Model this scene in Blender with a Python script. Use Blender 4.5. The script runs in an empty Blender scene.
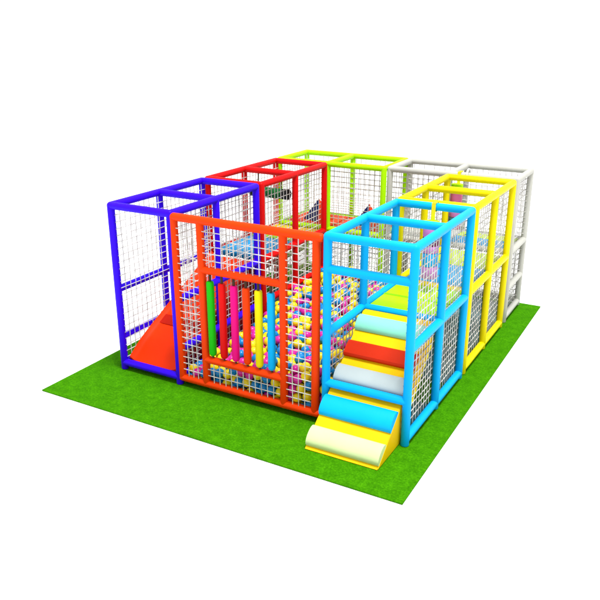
import bpy, bmesh, math, random, base64
import numpy as np
from mathutils import Vector, Matrix
random.seed(7)
C = bpy.context.scene.collection
R = math.radians

# ------------------------------------------------------------------ materials
def newmat(name):
    m = bpy.data.materials.new(name); m.use_nodes = True
    nt = m.node_tree
    return m, nt, nt.nodes['Principled BSDF']

DYE = .80      # overall depth of the vinyl dyes
def vinyl(name, col, rough=.45, spec=.09, var=.05, bump=.12, scale=34):
    """padded vinyl / foam skin: faint colour variation and a fine skin bump"""
    m, nt, b = newmat(name)
    N = nt.nodes; L = nt.links
    tc = N.new('ShaderNodeTexCoord')
    n1 = N.new('ShaderNodeTexNoise'); n1.inputs['Scale'].default_value = 2.6; n1.inputs['Detail'].default_value = 3
    L.new(tc.outputs['Object'], n1.inputs['Vector'])
    mr = N.new('ShaderNodeMapRange'); mr.inputs[1].default_value = .3; mr.inputs[2].default_value = .7
    mr.inputs[3].default_value = 1 - var; mr.inputs[4].default_value = 1 + var
    L.new(n1.outputs['Fac'], mr.inputs[0])
    mx = N.new('ShaderNodeVectorMath'); mx.operation = 'SCALE'; mx.inputs[0].default_value = [c * DYE for c in col]
    L.new(mr.outputs[0], mx.inputs['Scale']); L.new(mx.outputs[0], b.inputs['Base Color'])
    n2 = N.new('ShaderNodeTexNoise'); n2.inputs['Scale'].default_value = scale; n2.inputs['Detail'].default_value = 4
    L.new(tc.outputs['Object'], n2.inputs['Vector'])
    bp = N.new('ShaderNodeBump'); bp.inputs['Strength'].default_value = bump; bp.inputs['Distance'].default_value = .01
    L.new(n2.outputs['Fac'], bp.inputs['Height']); L.new(bp.outputs[0], b.inputs['Normal'])
    mr2 = N.new('ShaderNodeMapRange'); mr2.inputs[3].default_value = rough - .06; mr2.inputs[4].default_value = rough + .1
    L.new(n1.outputs['Fac'], mr2.inputs[0]); L.new(mr2.outputs[0], b.inputs['Roughness'])
    b.inputs['Specular IOR Level'].default_value = spec
    return m

M = dict(
    orange=vinyl('orange_vinyl', (.84, .048, .0003)),
    blue=vinyl('blue_vinyl', (.036, .0003, .84)),
    red=vinyl('red_vinyl', (.70, .0035, .004)),
    lime=vinyl('lime_vinyl', (.42, .90, .0006)),
    white=vinyl('white_vinyl', (.50, .50, .455)),
    yellow=vinyl('yellow_vinyl', (.84, .70, .0006)),
    cyan=vinyl('cyan_vinyl', (.0004, .42, .90)),
    slide=vinyl('slide_plastic', (.84, .034, .0006), rough=.34, bump=.03),
    band=vinyl('slide_dark_red', (.42, .009, .001)),
    magenta=vinyl('magenta_vinyl', (.80, .003, .22)),
    green=vinyl('green_vinyl', (.012, .48, .004)),
    cream=vinyl('cream_vinyl', (.60, .74, .36)),
    mint=vinyl('mint_vinyl', (.24, .70, .52)),
    grey=vinyl('pale_grey_vinyl', (.50, .58, .585)),
    brick=vinyl('brick_red_vinyl', (.50, .020, .0015)),
    stepyellow=vinyl('step_yellow_vinyl', (.86, .53, .0006)),
    deckblue=vinyl('deck_blue_vinyl', (.008, .26, .55)),
    deckgold=vinyl('deck_gold_vinyl', (.72, .42, .004)),
    deckolive=vinyl('deck_lime_vinyl', (.42, .60, .03)),
    decklime=vinyl('deck_bright_lime_vinyl', (.40, .90, .0006)),
    decklime2=vinyl('deck_lime_seam', (.20, .62, .0006)),
    deckred=vinyl('deck_orange_red_vinyl', (.62, .05, .012)),
    navy=vinyl('navy_vinyl', (.006, .012, .085)),
    darkgreen=vinyl('dark_green_vinyl', (.004, .10, .018)),
    black=vinyl('black_vinyl', (.008, .010, .010)),
    lilac=vinyl('lilac_vinyl', (.62, .22, .62)),
    purple=vinyl('dark_purple_vinyl', (.16, .004, .07)),
    pink=vinyl('pink_vinyl', (.74, .16, .36)),
    violet=vinyl('violet_vinyl', (.28, .11, .62)),
    teal=vinyl('dark_teal_mat', (.075, .22, .26), rough=.7, spec=.05, var=.25, scale=30),
    strap=vinyl('yellow_webbing', (.95, .80, .02), rough=.7, bump=.25, scale=200),
    cord=vinyl('brown_cord', (.07, .045, .03), rough=.8, bump=.4, scale=150),
    hook=vinyl('white_ring', (.75, .75, .75), rough=.3),
)
# net rope: white twisted nylon
m, nt, b = newmat('white_net_rope')
tc = nt.nodes.new('ShaderNodeTexCoord'); ns = nt.nodes.new('ShaderNodeTexNoise'); ns.inputs['Scale'].default_value = 7; ns.inputs['Detail'].default_value = 5
nt.links.new(tc.outputs['Object'], ns.inputs['Vector'])
cr = nt.nodes.new('ShaderNodeValToRGB'); cr.color_ramp.elements[0].color = (.33, .31, .295, 1); cr.color_ramp.elements[1].color = (.60, .59, .57, 1)
cr.color_ramp.elements[0].position = .3; cr.color_ramp.elements[1].position = .62
nt.links.new(ns.outputs['Fac'], cr.inputs[0]); nt.links.new(cr.outputs[0], b.inputs['Base Color'])
wv = nt.nodes.new('ShaderNodeTexNoise'); wv.inputs['Scale'].default_value = 400
nt.links.new(tc.outputs['Object'], wv.inputs['Vector'])
bp = nt.nodes.new('ShaderNodeBump'); bp.inputs['Strength'].default_value = .4; bp.inputs['Distance'].default_value = .004
nt.links.new(wv.outputs['Fac'], bp.inputs['Height']); nt.links.new(bp.outputs[0], b.inputs['Normal'])
b.inputs['Roughness'].default_value = .75; b.inputs['Specular IOR Level'].default_value = .2
M['net'] = m

def ballmat(name, col):
    m, nt, b = newmat(name)
    oi = nt.nodes.new('ShaderNodeObjectInfo'); tc = nt.nodes.new('ShaderNodeNewGeometry')
    n = nt.nodes.new('ShaderNodeTexNoise'); n.inputs['Scale'].default_value = 9
    nt.links.new(tc.outputs['Position'], n.inputs['Vector'])
    hs = nt.nodes.new('ShaderNodeHueSaturation'); hs.inputs['Color'].default_value = (col[0] * .82, col[1] * .82, col[2] * .82, 1)
    mr = nt.nodes.new('ShaderNodeMapRange'); mr.inputs[3].default_value = .9; mr.inputs[4].default_value = 1.1
    nt.links.new(n.outputs['Fac'], mr.inputs[0]); nt.links.new(mr.outputs[0], hs.inputs['Value'])
    nt.links.new(hs.outputs[0], b.inputs['Base Color'])
    b.inputs['Roughness'].default_value = .25; b.inputs['Specular IOR Level'].default_value = .3
    b.inputs['Subsurface Weight'].default_value = 0
    return m
BALL = [ballmat('yellow_ball_plastic', (.94, .74, .012)), ballmat('blue_ball_plastic', (.002, .22, .58)), ballmat('pink_ball_plastic', (.66, .022, .33))]

# turf
m, nt, b = newmat('artificial_turf'); N = nt.nodes; L = nt.links
tc = N.new('ShaderNodeTexCoord')
n1 = N.new('ShaderNodeTexNoise'); n1.inputs['Scale'].default_value = 8; n1.inputs['Detail'].default_value = 6; n1.inputs['Roughness'].default_value = .65
n2 = N.new('ShaderNodeTexNoise'); n2.inputs['Scale'].default_value = 38; n2.inputs['Detail'].default_value = 5; n2.inputs['Roughness'].default_value = .75
L.new(tc.outputs['Object'], n1.inputs['Vector']); L.new(tc.outputs['Object'], n2.inputs['Vector'])
ma = N.new('ShaderNodeMath'); ma.operation = 'MULTIPLY_ADD'; ma.inputs[1].default_value = .35
L.new(n1.outputs['Fac'], ma.inputs[0])
mb = N.new('ShaderNodeMath'); mb.operation = 'MULTIPLY'; mb.inputs[1].default_value = .65
L.new(n2.outputs['Fac'], mb.inputs[0]); L.new(mb.outputs[0], ma.inputs[2])
cr = N.new('ShaderNodeValToRGB'); e = cr.color_ramp.elements
e[0].position = .36; e[0].color = (.020, .120, .0006, 1); e[1].position = .66; e[1].color = (.068, .290, .0022, 1)
x = cr.color_ramp.elements.new(.5); x.color = (.035, .180, .0010, 1)
L.new(ma.outputs[0], cr.inputs[0]); L.new(cr.outputs[0], b.inputs['Base Color'])
bp = N.new('ShaderNodeBump'); bp.inputs['Strength'].default_value = .5; bp.inputs['Distance'].default_value = .02
L.new(n2.outputs['Fac'], bp.inputs['Height']); L.new(bp.outputs[0], b.inputs['Normal'])
b.inputs['Roughness'].default_value = .95; b.inputs['Specular IOR Level'].default_value = .02
M['turf'] = m
m, nt, b = newmat('white_studio_floor')
n = nt.nodes.new('ShaderNodeTexNoise'); n.inputs['Scale'].default_value = .5
cr = nt.nodes.new('ShaderNodeValToRGB'); cr.color_ramp.elements[0].color = (.90, .90, .90, 1); cr.color_ramp.elements[1].color = (.93, .93, .93, 1)
nt.links.new(n.outputs['Fac'], cr.inputs[0]); nt.links.new(cr.outputs[0], b.inputs['Base Color'])
b.inputs['Roughness'].default_value = 1; b.inputs['Specular IOR Level'].default_value = 0
M['floor'] = m

# ------------------------------------------------------------------ helpers
def obj(name, bm, mat, parent=None, smooth=True, angle=40):
    me = bpy.data.meshes.new(name)
    bmesh.ops.recalc_face_normals(bm, faces=bm.faces)
    bm.to_mesh(me); bm.free()
    me.materials.append(mat if not isinstance(mat, str) else M[mat])
    if smooth:
        me.polygons.foreach_set('use_smooth', [True] * len(me.polygons))
        try: me.set_sharp_from_angle(angle=R(angle))
        except Exception: pass
    o = bpy.data.objects.new(name, me); C.objects.link(o)
    if parent: o.parent = parent; o.matrix_parent_inverse = parent.matrix_world.inverted()
    return o

def tag(o, label, cat, group=None, kind=None):
    if label: o['label'] = label
    if cat: o['category'] = cat
    if group: o['group'] = group
    if kind: o['kind'] = kind
    return o

def thing(name, label, cat, loc=(0, 0, 0), group=None):
    o = bpy.data.objects.new(name, None); C.objects.link(o)
    o.location = loc; o.empty_display_size = .2
    o.matrix_world = Matrix.Translation(loc)
    return tag(o, label, cat, group)

def frame_axes(d):
    d = d.normalized(); up = Vector((0, 0, 1)) if abs(d.z) < .9 else Vector((1, 0, 0))
    a = d.cross(up).normalized(); b_ = d.cross(a).normalized()
    return a, b_

def tube(bm, p0, p1, r, n=24, cap='round', rings=4):
    """round padded tube with domed (or flat) ends"""
    p0 = Vector(p0); p1 = Vector(p1); d = (p1 - p0).normalized(); a, b_ = frame_axes(d)
    prof = []
    if cap in ('round', 'foot'):
        if cap == 'foot': prof += [(p0, 0), (p0, r - .008), (p0 + d * .003, r - .002)]; p0 = p0 + d * .01
        else:
          for i in range(rings): t = math.pi / 2 * i / rings; prof.append((p0 - d * r * math.cos(t), r * math.sin(t)))
        prof.append((p0, r)); prof.append((p1, r))
        for i in range(rings - 1, -1, -1): t = math.pi / 2 * i / rings; prof.append((p1 + d * r * math.cos(t), r * math.sin(t)))
    else:
        e_ = min(r * .25, .012)
        prof = [(p0, 0), (p0, r - e_), (p0 + d * e_ * .3, r - e_ * .3), (p0 + d * e_, r), (p1 - d * e_, r), (p1 - d * e_ * .3, r - e_ * .3), (p1, r - e_), (p1, 0)]
    prev = None
    for c, rr in prof:
        if rr < 1e-6: ring = [bm.verts.new(c)]
        else: ring = [bm.verts.new(c + a * rr * math.cos(2 * math.pi * k / n) + b_ * rr * math.sin(2 * math.pi * k / n)) for k in range(n)]
        if prev:
            if len(prev) == 1 and len(ring) > 1:
                for k in range(n): bm.faces.new((prev[0], ring[k], ring[(k + 1) % n]))
            elif len(ring) == 1:
                for k in range(n): bm.faces.new((prev[k], ring[0], prev[(k + 1) % n]))
            else:
                for k in range(n): bm.faces.new((prev[k], ring[k], ring[(k + 1) % n], prev[(k + 1) % n]))
        prev = ring
    return bm

def strand(bm, pts, r, n=5):
    prev = None; d = (Vector(pts[-1]) - Vector(pts[0])).normalized(); a, b_ = frame_axes(d)
    for p in pts:
        p = Vector(p); ring = [bm.verts.new(p + a * r * math.cos(2 * math.pi * k / n) + b_ * r * math.sin(2 * math.pi * k / n)) for k in range(n)]
        if prev:
            for k in range(n): bm.faces.new((prev[k], ring[k], ring[(k + 1) % n], prev[(k + 1) % n]))
        prev = ring

def box(bm, lo, hi, bev=0):
    lo = Vector(lo); hi = Vector(hi)
    r_ = bmesh.ops.create_cube(bm, size=1, matrix=Matrix.Translation((lo + hi) / 2) @ Matrix.Diagonal((*(hi - lo), 1)))
    if bev:
        es = list({e for v in r_['verts'] for e in v.link_edges})
        bmesh.ops.bevel(bm, geom=es, offset=bev, segments=3, affect='EDGES', profile=.5)
    return bm

def prism_x(bm, prof, x0, x1):
    """profile in (y,z) extruded along x"""
    A = [bm.verts.new((x0, y, z)) for y, z in prof]; B = [bm.verts.new((x1, y, z)) for y, z in prof]
    bm.faces.new(A); bm.faces.new(list(reversed(B)))
    n = len(prof)
    for i in range(n): bm.faces.new((A[i], B[i], B[(i + 1) % n], A[(i + 1) % n]))
    return bm

PR = .050      # padded pipe radius
ZT, ZM, ZL, ZB = 2.35, 1.19, .49, .105
CELL = .094
NR = .0065

def net_mesh(axis, const, a0, a1, z0, z1, cell=CELL, cellz=CELL):
    """square rope net in the plane axis=const, spanning a0..a1 along the other axis"""
    bm = bmesh.new(); na = max(2, round((a1 - a0) / cell)); nz = max(2, round((z1 - z0) / cellz))
    da = (a1 - a0) / na; dz = (z1 - z0) / nz
    sag = random.uniform(.004, .008)
    def P(a, z):
        u = (a - a0) / (a1 - a0); v = (z - z0) / (z1 - z0)
        w = sag * math.sin(math.pi * u) * math.sin(math.pi * v) * math.sin(9 * a + 4 * z)
        s = .0025 * math.sin(13 * a + 7 * z + const * 3); t = .0025 * math.sin(11 * z + 5 * a + const * 2)
        return (const + w, a + s, z + t) if axis == 'x' else (a + s, const + w, z + t)
    for i in range(1, na):
        a = a0 + i * da + random.gauss(0, .001)
        strand(bm, [P(a, z0 + (z1 - z0) * k / 14) for k in range(15)], NR)
    for j in range(1, nz):
        z = z0 + j * dz + random.gauss(0, .001)
        strand(bm, [P(a0 + (a1 - a0) * k / 8, z) for k in range(9)], NR)
    return bm

def make_frame(label, mat, loc, posts, rails, nets):
    t = thing('climbing_frame', label, 'climbing frame', loc, 'padded climbing frames with rope nets')
    for (x, y) in posts: obj('post', tube(bmesh.new(), (x, y, .003), (x, y, ZT), PR, cap='foot'), mat, t)
    for nm, p0, p1 in rails: obj(nm, tube(bmesh.new(), p0, p1, PR), mat, t)
    for n_ in nets: obj('net', net_mesh(*n_), 'net', t, angle=180)
    return t

def side_rails(x, ys, levels):
    out = []
    for nm, z in levels:
        out.append((nm, (x, ys[0], z), (x, ys[-1], z)))
    return out
FULL = [('top_rail', ZT), ('middle_rail', ZM), ('bottom_rail', .078)]
LEFT = [('top_rail', ZT), ('middle_rail', ZM), ('lower_rail', ZL), ('bottom_rail', ZB)]
def xr(nm, y, x0, x1, z): return (nm, (x0, y, z), (x1, y, z))
OFF = .052

# ------------------------------------------------------------------ setting
bm = bmesh.new(); bmesh.ops.create_circle(bm, cap_ends=True, radius=400, segments=96, matrix=Matrix.Translation((2, 2, -.022)))
tag(obj('floor', bm, 'floor', smooth=False), None, None, kind='structure')
bm = bmesh.new(); box(bm, (-.31, -1.05, -.018), (4.82, 5.46, 0), .004)
tag(obj('turf_mat', bm, 'turf', smooth=False), 'rectangular green artificial turf mat lying under the whole play structure', 'turf mat', kind='structure')

# dark mats inside the frames, and the sheet added as shade under the slide
def floor_mat(x0, y0, x1, y1, label):
    bm = bmesh.new(); box(bm, (x0, y0, .003), (x1, y1, .022), .006)
    tag(obj('floor_mat', bm, 'teal'), label, 'floor mat', 'dark teal mats on the turf inside the frames')
floor_mat(1.27, .10, 3.33, 4.24, 'dark teal mat under the balls of the ball pit')
floor_mat(.29, 2.22, 1.12, 5.26, 'dark teal mat on the turf under the red frame')
floor_mat(3.48, 1.75, 4.35, 2.95, 'dark teal mat between the light blue frame and yellow frame')
floor_mat(3.48, 3.05, 4.35, 5.26, 'dark teal mat on the turf under yellow and white frames')
floor_mat(3.48, .35, 4.35, 1.05, 'dark teal mat on the turf under the soft steps')
floor_mat(.34, .40, 1.04, 1.96, 'dark teal sheet added as the shade on the turf under the slide')  # sheet added to darken the turf, stands in for shade below the slide

# ------------------------------------------------------------------ frames
XL, XI = .21, 1.19
ys = [0, .98, 1.99]
r_ = side_rails(XL, ys, LEFT) + side_rails(XI, ys, LEFT)
r_ += [xr('top_rail', 0, XL, XI, ZT), xr('cross_rail', .98, XL, XI, ZT), xr('top_rail', 1.99, XL, XI, ZT), xr('bottom_rail', 0, XL, XI, ZB)]
nn = [('x', x + o, ys[i], ys[i + 1], .10, ZT - .035) for x, o in ((XL, OFF), (XI, -OFF)) for i in (0, 1)]
make_frame('blue padded frame with rope net sides around the orange red slide', 'blue', (XL, 0, 0), [(x, y) for x in (XL, XI) for y in ys], r_, nn)

ys = [2.14, 3.17, 4.19]
r_ = side_rails(XL, ys, LEFT) + side_rails(XI, ys, LEFT)
r_ += [xr('top_rail', 2.14, XL, XI, ZT), xr('cross_rail', 3.17, XL, XI, ZT), xr('top_rail', 4.19, XL, XI, ZT), xr('bottom_rail', 2.14, XL, XI, ZB), xr('middle_rail', 4.19, XL, XI, ZM - .05)]
nn = [('x', x + o, ys[i], ys[i + 1], .10, ZT - .035) for x, o in ((XL, OFF), (XI, -OFF)) for i in (0, 1)]
make_frame('red padded frame with rope nets standing behind the blue frame', 'red', (XL, 2.14, 0), [(x, y) for x in (XL, XI) for y in ys], r_, nn)

ys = [4.33, 5.35]; xs = [XL, XI, 2.24]
r_ = side_rails(XL, ys, LEFT) + side_rails(2.24, ys, FULL) + [xr('top_rail', y, XL, 2.24, ZT) for y in ys] + [xr('middle_rail', y, XL, 2.24, ZM) for y in ys]
r_ += [xr('bottom_rail', 5.35, XL, 2.24, ZB), xr('bottom_rail', 4.33, XI, 2.24, ZB), ('cross_rail', (XI, 4.33, ZT), (XI, 5.35, ZT))]
nn = [('x', XL + OFF, 4.33, 5.35, .10, ZT - .035), ('y', 5.35 - OFF, XL, XI, .10, ZT - .035), ('y', 5.35 - OFF, XI, 2.24, .10, ZT - .035), ('y', 4.33 + OFF, XI, 2.24, .10, ZT - .035)]
make_frame('lime green padded frame with rope nets at the back corner behind the red frame', 'lime', (XL, 4.33, 0), [(x, y) for x in xs for y in ys], r_, nn)

ys = [4.39, 5.33]; xs = [2.33, 3.36, 4.43]
r_ = side_rails(2.33, ys, [('top_rail', ZT)]) + side_rails(4.43, ys, [('top_rail', ZT), ('middle_rail', ZM), ('lower_rail', .575), ('bottom_rail', .078)])
r_ += [xr('top_rail', y, 2.33, 4.43, ZT) for y in ys] + [xr('middle_rail', y, 2.33, 4.43, ZM) for y in ys]
r_ += [xr('bottom_rail', 5.33, 2.33, 4.43, ZB), xr('bottom_rail', 4.39, 2.33, 3.36, ZB), ('cross_rail', (3.36, 4.39, ZT), (3.36, 5.33, ZT))]
nn = [('x', 4.43 - OFF, 4.39, 5.33, .10, ZT - .035), ('y', 5.33 - OFF, 2.33, 3.36, .10, ZT - .035), ('y', 5.33 - OFF, 3.36, 4.43, .10, ZT - .035), ('y', 4.39 + OFF, 2.33, 3.36, .10, ZT - .035)]
make_frame('white padded frame with rope nets at the back behind the yellow frame', 'white', (2.33, 4.39, 0), [(x, y) for x in xs for y in ys], r_, nn)

X3, X4 = 3.405, 4.43
ys = [2.17, 3.15, 4.14]
r_ = side_rails(X3, ys, FULL) + side_rails(X4, ys, FULL)
r_ += [xr('top_rail', 2.17, X3, X4, ZT), xr('cross_rail', 3.15, X3, X4, ZT), xr('top_rail', 4.14, X3, X4, ZT), xr('middle_rail', 2.17, X3, X4, ZM)]
nn = [('x', X4 - OFF, ys[i], ys[i + 1], .10, ZT - .035) for i in (0, 1)] + [('x', X3 - OFF, ys[i], ys[i + 1], .10, ZT - .035) for i in (0, 1)]
make_frame('yellow padded frame with rope nets between the light blue and white frames', 'yellow', (X3, 2.17, 0), [(x, y) for x in (X3, X4) for y in ys], r_, nn)

ys = [0, 1.01, 2.0]
r_ = side_rails(X3, ys, FULL) + side_rails(X4, ys, FULL)
r_ += [xr('top_rail', 0, X3, X4, ZT), xr('cross_rail', 1.01, X3, X4, ZT), xr('top_rail', 2.0, X3, X4, ZT), xr('lintel_rail', 0, X3, X4, 1.975), xr('step_rail', 0, X3, X4, .56), xr('middle_rail', 1.01, X3, X4, ZM)]
nn = [('x', X4 - OFF, ys[i], ys[i + 1], .10, ZT - .035) for i in (0, 1)] + [('x', X3 - OFF, ys[i], ys[i + 1], .10, ZT - .035) for i in (0, 1)]
make_frame('light blue padded frame with rope nets around the soft steps', 'cyan', (X3, 0, 0), [(x, y) for x in (X3, X4) for y in ys], r_, nn)

# front panel
t = thing('climbing_frame', 'flat orange padded front panel with six hanging coloured tubes', 'climbing frame', (1.24, 0, 0), 'padded climbing frames with rope nets')
ox = [1.245, 1.645, 2.825, 3.262]; TZ = 2.32; BZ = .112
for x in ox: obj('post', tube(bmesh.new(), (x, 0, BZ), (x, 0, TZ), PR), 'orange', t)
obj('top_rail', tube(bmesh.new(), (1.245, 0, TZ), (3.31, 0, TZ), PR + .002), 'orange', t)
obj('bottom_rail', tube(bmesh.new(), (1.245, 0, BZ), (3.30, 0, BZ), PR + .002), 'orange', t)
obj('middle_rail', tube(bmesh.new(), (1.645, 0, 1.695), (2.825, 0, 1.695), PR), 'orange', t)
obj('lower_rail', tube(bmesh.new(), (1.645, 0, .468), (2.825, 0, .468), PR), 'orange', t)
for a0, a1, z0, z1 in ((ox[0] + .044, ox[1] - .044, BZ + .047, TZ - .04), (ox[2] + .044, ox[3] - .044, BZ + .047, TZ - .04), (ox[1] + .044, ox[2] - .044, 1.695 + .047, TZ - .04), (ox[1] + .044, ox[2] - .044, BZ + .047, .468 - .04)):
    obj('net', net_mesh('y', -.024, a0, a1, z0, z1, .088), 'net', t, angle=180)

# ------------------------------------------------------------------ hanging tubes
bars = [('green', 'green'), ('red', 'red'), ('magenta', 'magenta pink'), ('orange', 'orange'), ('yellow', 'yellow'), ('cyan', 'light blue')]
for k, (mk, word) in enumerate(bars):
    x = 1.765 + k * .178
    t = thing('padded_tube', '%s padded tube hanging upright in the opening of the orange front panel' % word, 'padded tube', (x, -.005, .50), 'coloured padded tubes hanging in the front panel')
    bm = bmesh.new()
    tube(bm, (x, -.005, .585), (x, -.005, 1.50), .049, cap='round')
    # the top end is cut flat: push the dome down to a shallow rounded shoulder
    for v in bm.verts:
        if v.co.z > 1.50: v.co.z = 1.50 + (v.co.z - 1.50) * .9 + .012
        if v.co.z > 1.535: v.co.z = 1.535 + (v.co.z - 1.535) * .15
    for v in bm.verts:
        if v.co.z > 1.49: v.co.z += .022
    obj('sleeve', bm, mk, t)
    obj('cord', tube(bmesh.new(), (x, -.005, 1.53), (x, -.005, 1.66), .018, n=10, cap='flat'), 'cord', t)
    obj('cord', tube(bmesh.new(), (x, -.005, .50), (x, -.005, .56), .014, n=10, cap='flat'), 'cord', t)

# ------------------------------------------------------------------ slide
t = thing('slide', 'orange red slide with raised edges running down inside the blue frame', 'slide', (.7, .05, 0))
cy = [(.045, .135), (.27, .30), (.50, .425), (.70, .52), (.95, .645), (1.25, .79), (1.55, .93), (1.85, 1.075), (2.05, 1.17), (2.13, 1.20)]
def slide_z(y):
    for (a, za), (b2, zb) in zip(cy, cy[1:]):
        if y <= b2: return za + (zb - za) * (y - a) / (b2 - a)
    return cy[-1][1]
def slide_surface(y0, y1, x0, x1, n, lift, th, flange=True):
    bm = bmesh.new(); rows = []
    for i in range(n + 1):
        y = y0 + (y1 - y0) * i / n; z = slide_z(y) + lift
        if flange: sec = [(x0 - .02, .045), (x0 + .0, .045), (x0 + .05, .012), (x0 + .11, 0), ((x0 + x1) / 2, -.004), (x1 - .11, 0), (x1 - .05, .012), (x1, .045), (x1 + .02, .045)]
        else: sec = [(x0, 0), (x1, 0)]
        up = [bm.verts.new((x, y, z + h)) for x, h in sec]
        dn = [bm.verts.new((x, y + .004, z + h - th)) for x, h in reversed(sec)]
        rows.append(up + dn)
    for a, b2 in zip(rows, rows[1:]):
        k = len(a)
        for j in range(k): bm.faces.new((a[j], a[(j + 1) % k], b2[(j + 1) % k], b2[j]))
    bm.faces.new(rows[0]); bm.faces.new(list(reversed(rows[-1])))
    return bm
body = obj('slide_bed', slide_surface(.045, 2.06, .285, 1.095, 24, 0, .03), 'slide', t, angle=50)
obj('dark_band', slide_surface(.64, .80, .335, 1.045, 3, .012, .014, False), 'band', t)  # darker red band across the lower part of the bed
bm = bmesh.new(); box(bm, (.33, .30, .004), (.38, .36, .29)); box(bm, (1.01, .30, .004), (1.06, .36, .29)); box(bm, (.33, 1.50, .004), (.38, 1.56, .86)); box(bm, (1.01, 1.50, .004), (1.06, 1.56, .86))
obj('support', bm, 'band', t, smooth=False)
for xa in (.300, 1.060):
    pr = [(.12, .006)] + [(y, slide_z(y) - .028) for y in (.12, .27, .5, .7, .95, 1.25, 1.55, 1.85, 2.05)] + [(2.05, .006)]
    obj('side_panel', prism_x(bmesh.new(), pr, xa, xa + .02), 'band', t, smooth=False)  # dark red puts the shade of the slide's sides into their colour

# ------------------------------------------------------------------ soft steps
SX0, SX1 = 3.462, 4.368
t = thing('soft_steps', 'yellow foam step ramp with four coloured half rolls and a red block', 'foam steps', (3.9, -.6, 0))
S0 = Vector((0, -.64, .004)); S1 = Vector((0, .885, 1.19)); sd = (S1 - S0).normalized(); up = Vector((0, -sd.z, sd.y))
prof = [(S0.y, S0.z), (S1.y, S1.z), (.952, 1.19), (.952, .96), (.08, .20), (.0, .004)]
bm = prism_x(bmesh.new(), prof, SX0, SX1)
bmesh.ops.bevel(bm, geom=list(bm.edges), offset=.007, segments=2, affect='EDGES')
obj('ramp', bm, 'stepyellow', t, angle=50)
def along(s, h=0): p = S0 + sd * s + up * h; return (p.y, p.z)
def on_y(y): return (y - S0.y) / sd.y
def roll(y0, y1, bulge, mat, label):
    s0, s1 = on_y(y0), on_y(y1); n = 20; pr = []
    for i in range(n + 1):
        a = math.pi * i / n; c = (s0 + s1) / 2 - math.cos(a) * (s1 - s0) / 2
        pr.append(along(c, bulge * math.sin(a) ** .8 - .0))
    pr.append(along(s1, -.012)); pr.append(along(s0, -.012))
    o = obj('step_roll', prism_x(bmesh.new(), pr, SX0 + .004, SX1 - .004), mat, t, angle=50); o['label'] = label
roll(-.60, -.40, .085, 'cream', 'pale cream foam half roll at the bottom of the steps')
roll(-.285, -.075, .09, 'cyan', 'bright blue foam half roll')
roll(.075, .26, .075, 'grey', 'pale grey foam half roll')
roll(.655, .835, .075, 'mint', 'mint green foam half roll near the top')
s0, s1 = on_y(.355), on_y(.52)
bm = prism_x(bmesh.new(), [along(s0, -.01), along(s0, .045), along(s0 + .02, .062), along(s1 - .03, .062), along(s1, .045), along(s1, -.01)], SX0 + .004, SX1 - .004)
o = obj('step_block', bm, 'brick', t, smooth=False); o['label'] = 'flat topped red foam block'
bm = prism_x(bmesh.new(), [(.03, .16), (.97, .985), (.97, .915), (.065, .11)], SX1 - .02, SX1 + .004)
obj('side_board', bm, 'yellow', t, smooth=False)

# ------------------------------------------------------------------ decks
def deck(x0, y0, x1, y1, mat, label, strip=None, z=1.215, group='padded decks inside the frames', seams=()):
    t = thing('deck', label, 'deck', ((x0 + x1) / 2, y0, z - .09), group)
    a = y0
    if strip:
        obj('edge_strip', box(bmesh.new(), (x0, y0, z - .085), (x1, y0 + strip[1], z + .004), .008), strip[0], t, angle=60); a = y0 + strip[1] + .002
    cuts = [a] + list(seams) + [y1]
    for i, (p, q) in enumerate(zip(cuts, cuts[1:])):
        obj('pad', box(bmesh.new(), (x0, p + .001, z - .085), (x1, q - .001, z), .014), mat, t, angle=60)
    return t
deck(.27, 2.20, 1.13, 3.22, 'deckblue', 'blue padded deck at the top of the slide')
deck(.27, 3.24, 1.13, 4.13, 'deckgold', 'golden yellow padded deck with lime edge inside the red frame', ('lime', .16))
deck(.27, 4.39, 1.17, 5.28, 'deckred', 'orange red padded deck in the back corner under the first pyramid', ('lime', .06))
deck(1.21, 4.39, 2.18, 5.28, 'deckred', 'orange red padded deck beside the white frame under the second pyramid', ('lime', .06))
deck(2.39, 4.46, 3.36, 5.26, 'white', 'white padded deck in the left bay of the white frame')
deck(3.38, 4.46, 4.36, 4.95, 'deckblue', 'blue padded deck in the right bay of the white frame')
deck(3.38, 4.97, 4.36, 5.26, 'deckolive', 'narrow lime padded deck at the back of the white frame')
deck(3.466, 1.075, 4.364, 2.10, 'decklime', 'bright lime padded deck at the top of the soft steps', None, seams=(1.55,))
obj('seam_strip', box(bmesh.new(), (3.47, 1.525, 1.20), (4.36, 1.575, 1.2185), .002), 'decklime2', bpy.data.objects['deck.007'], smooth=False)
deck(3.466, 2.235, 4.364, 3.24, 'deckblue', 'blue padded deck in the front half of the yellow frame', ('deckgold', .06))
deck(3.466, 3.26, 4.364, 4.08, 'deckolive', 'yellow green padded deck in the back half of the yellow frame')

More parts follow.
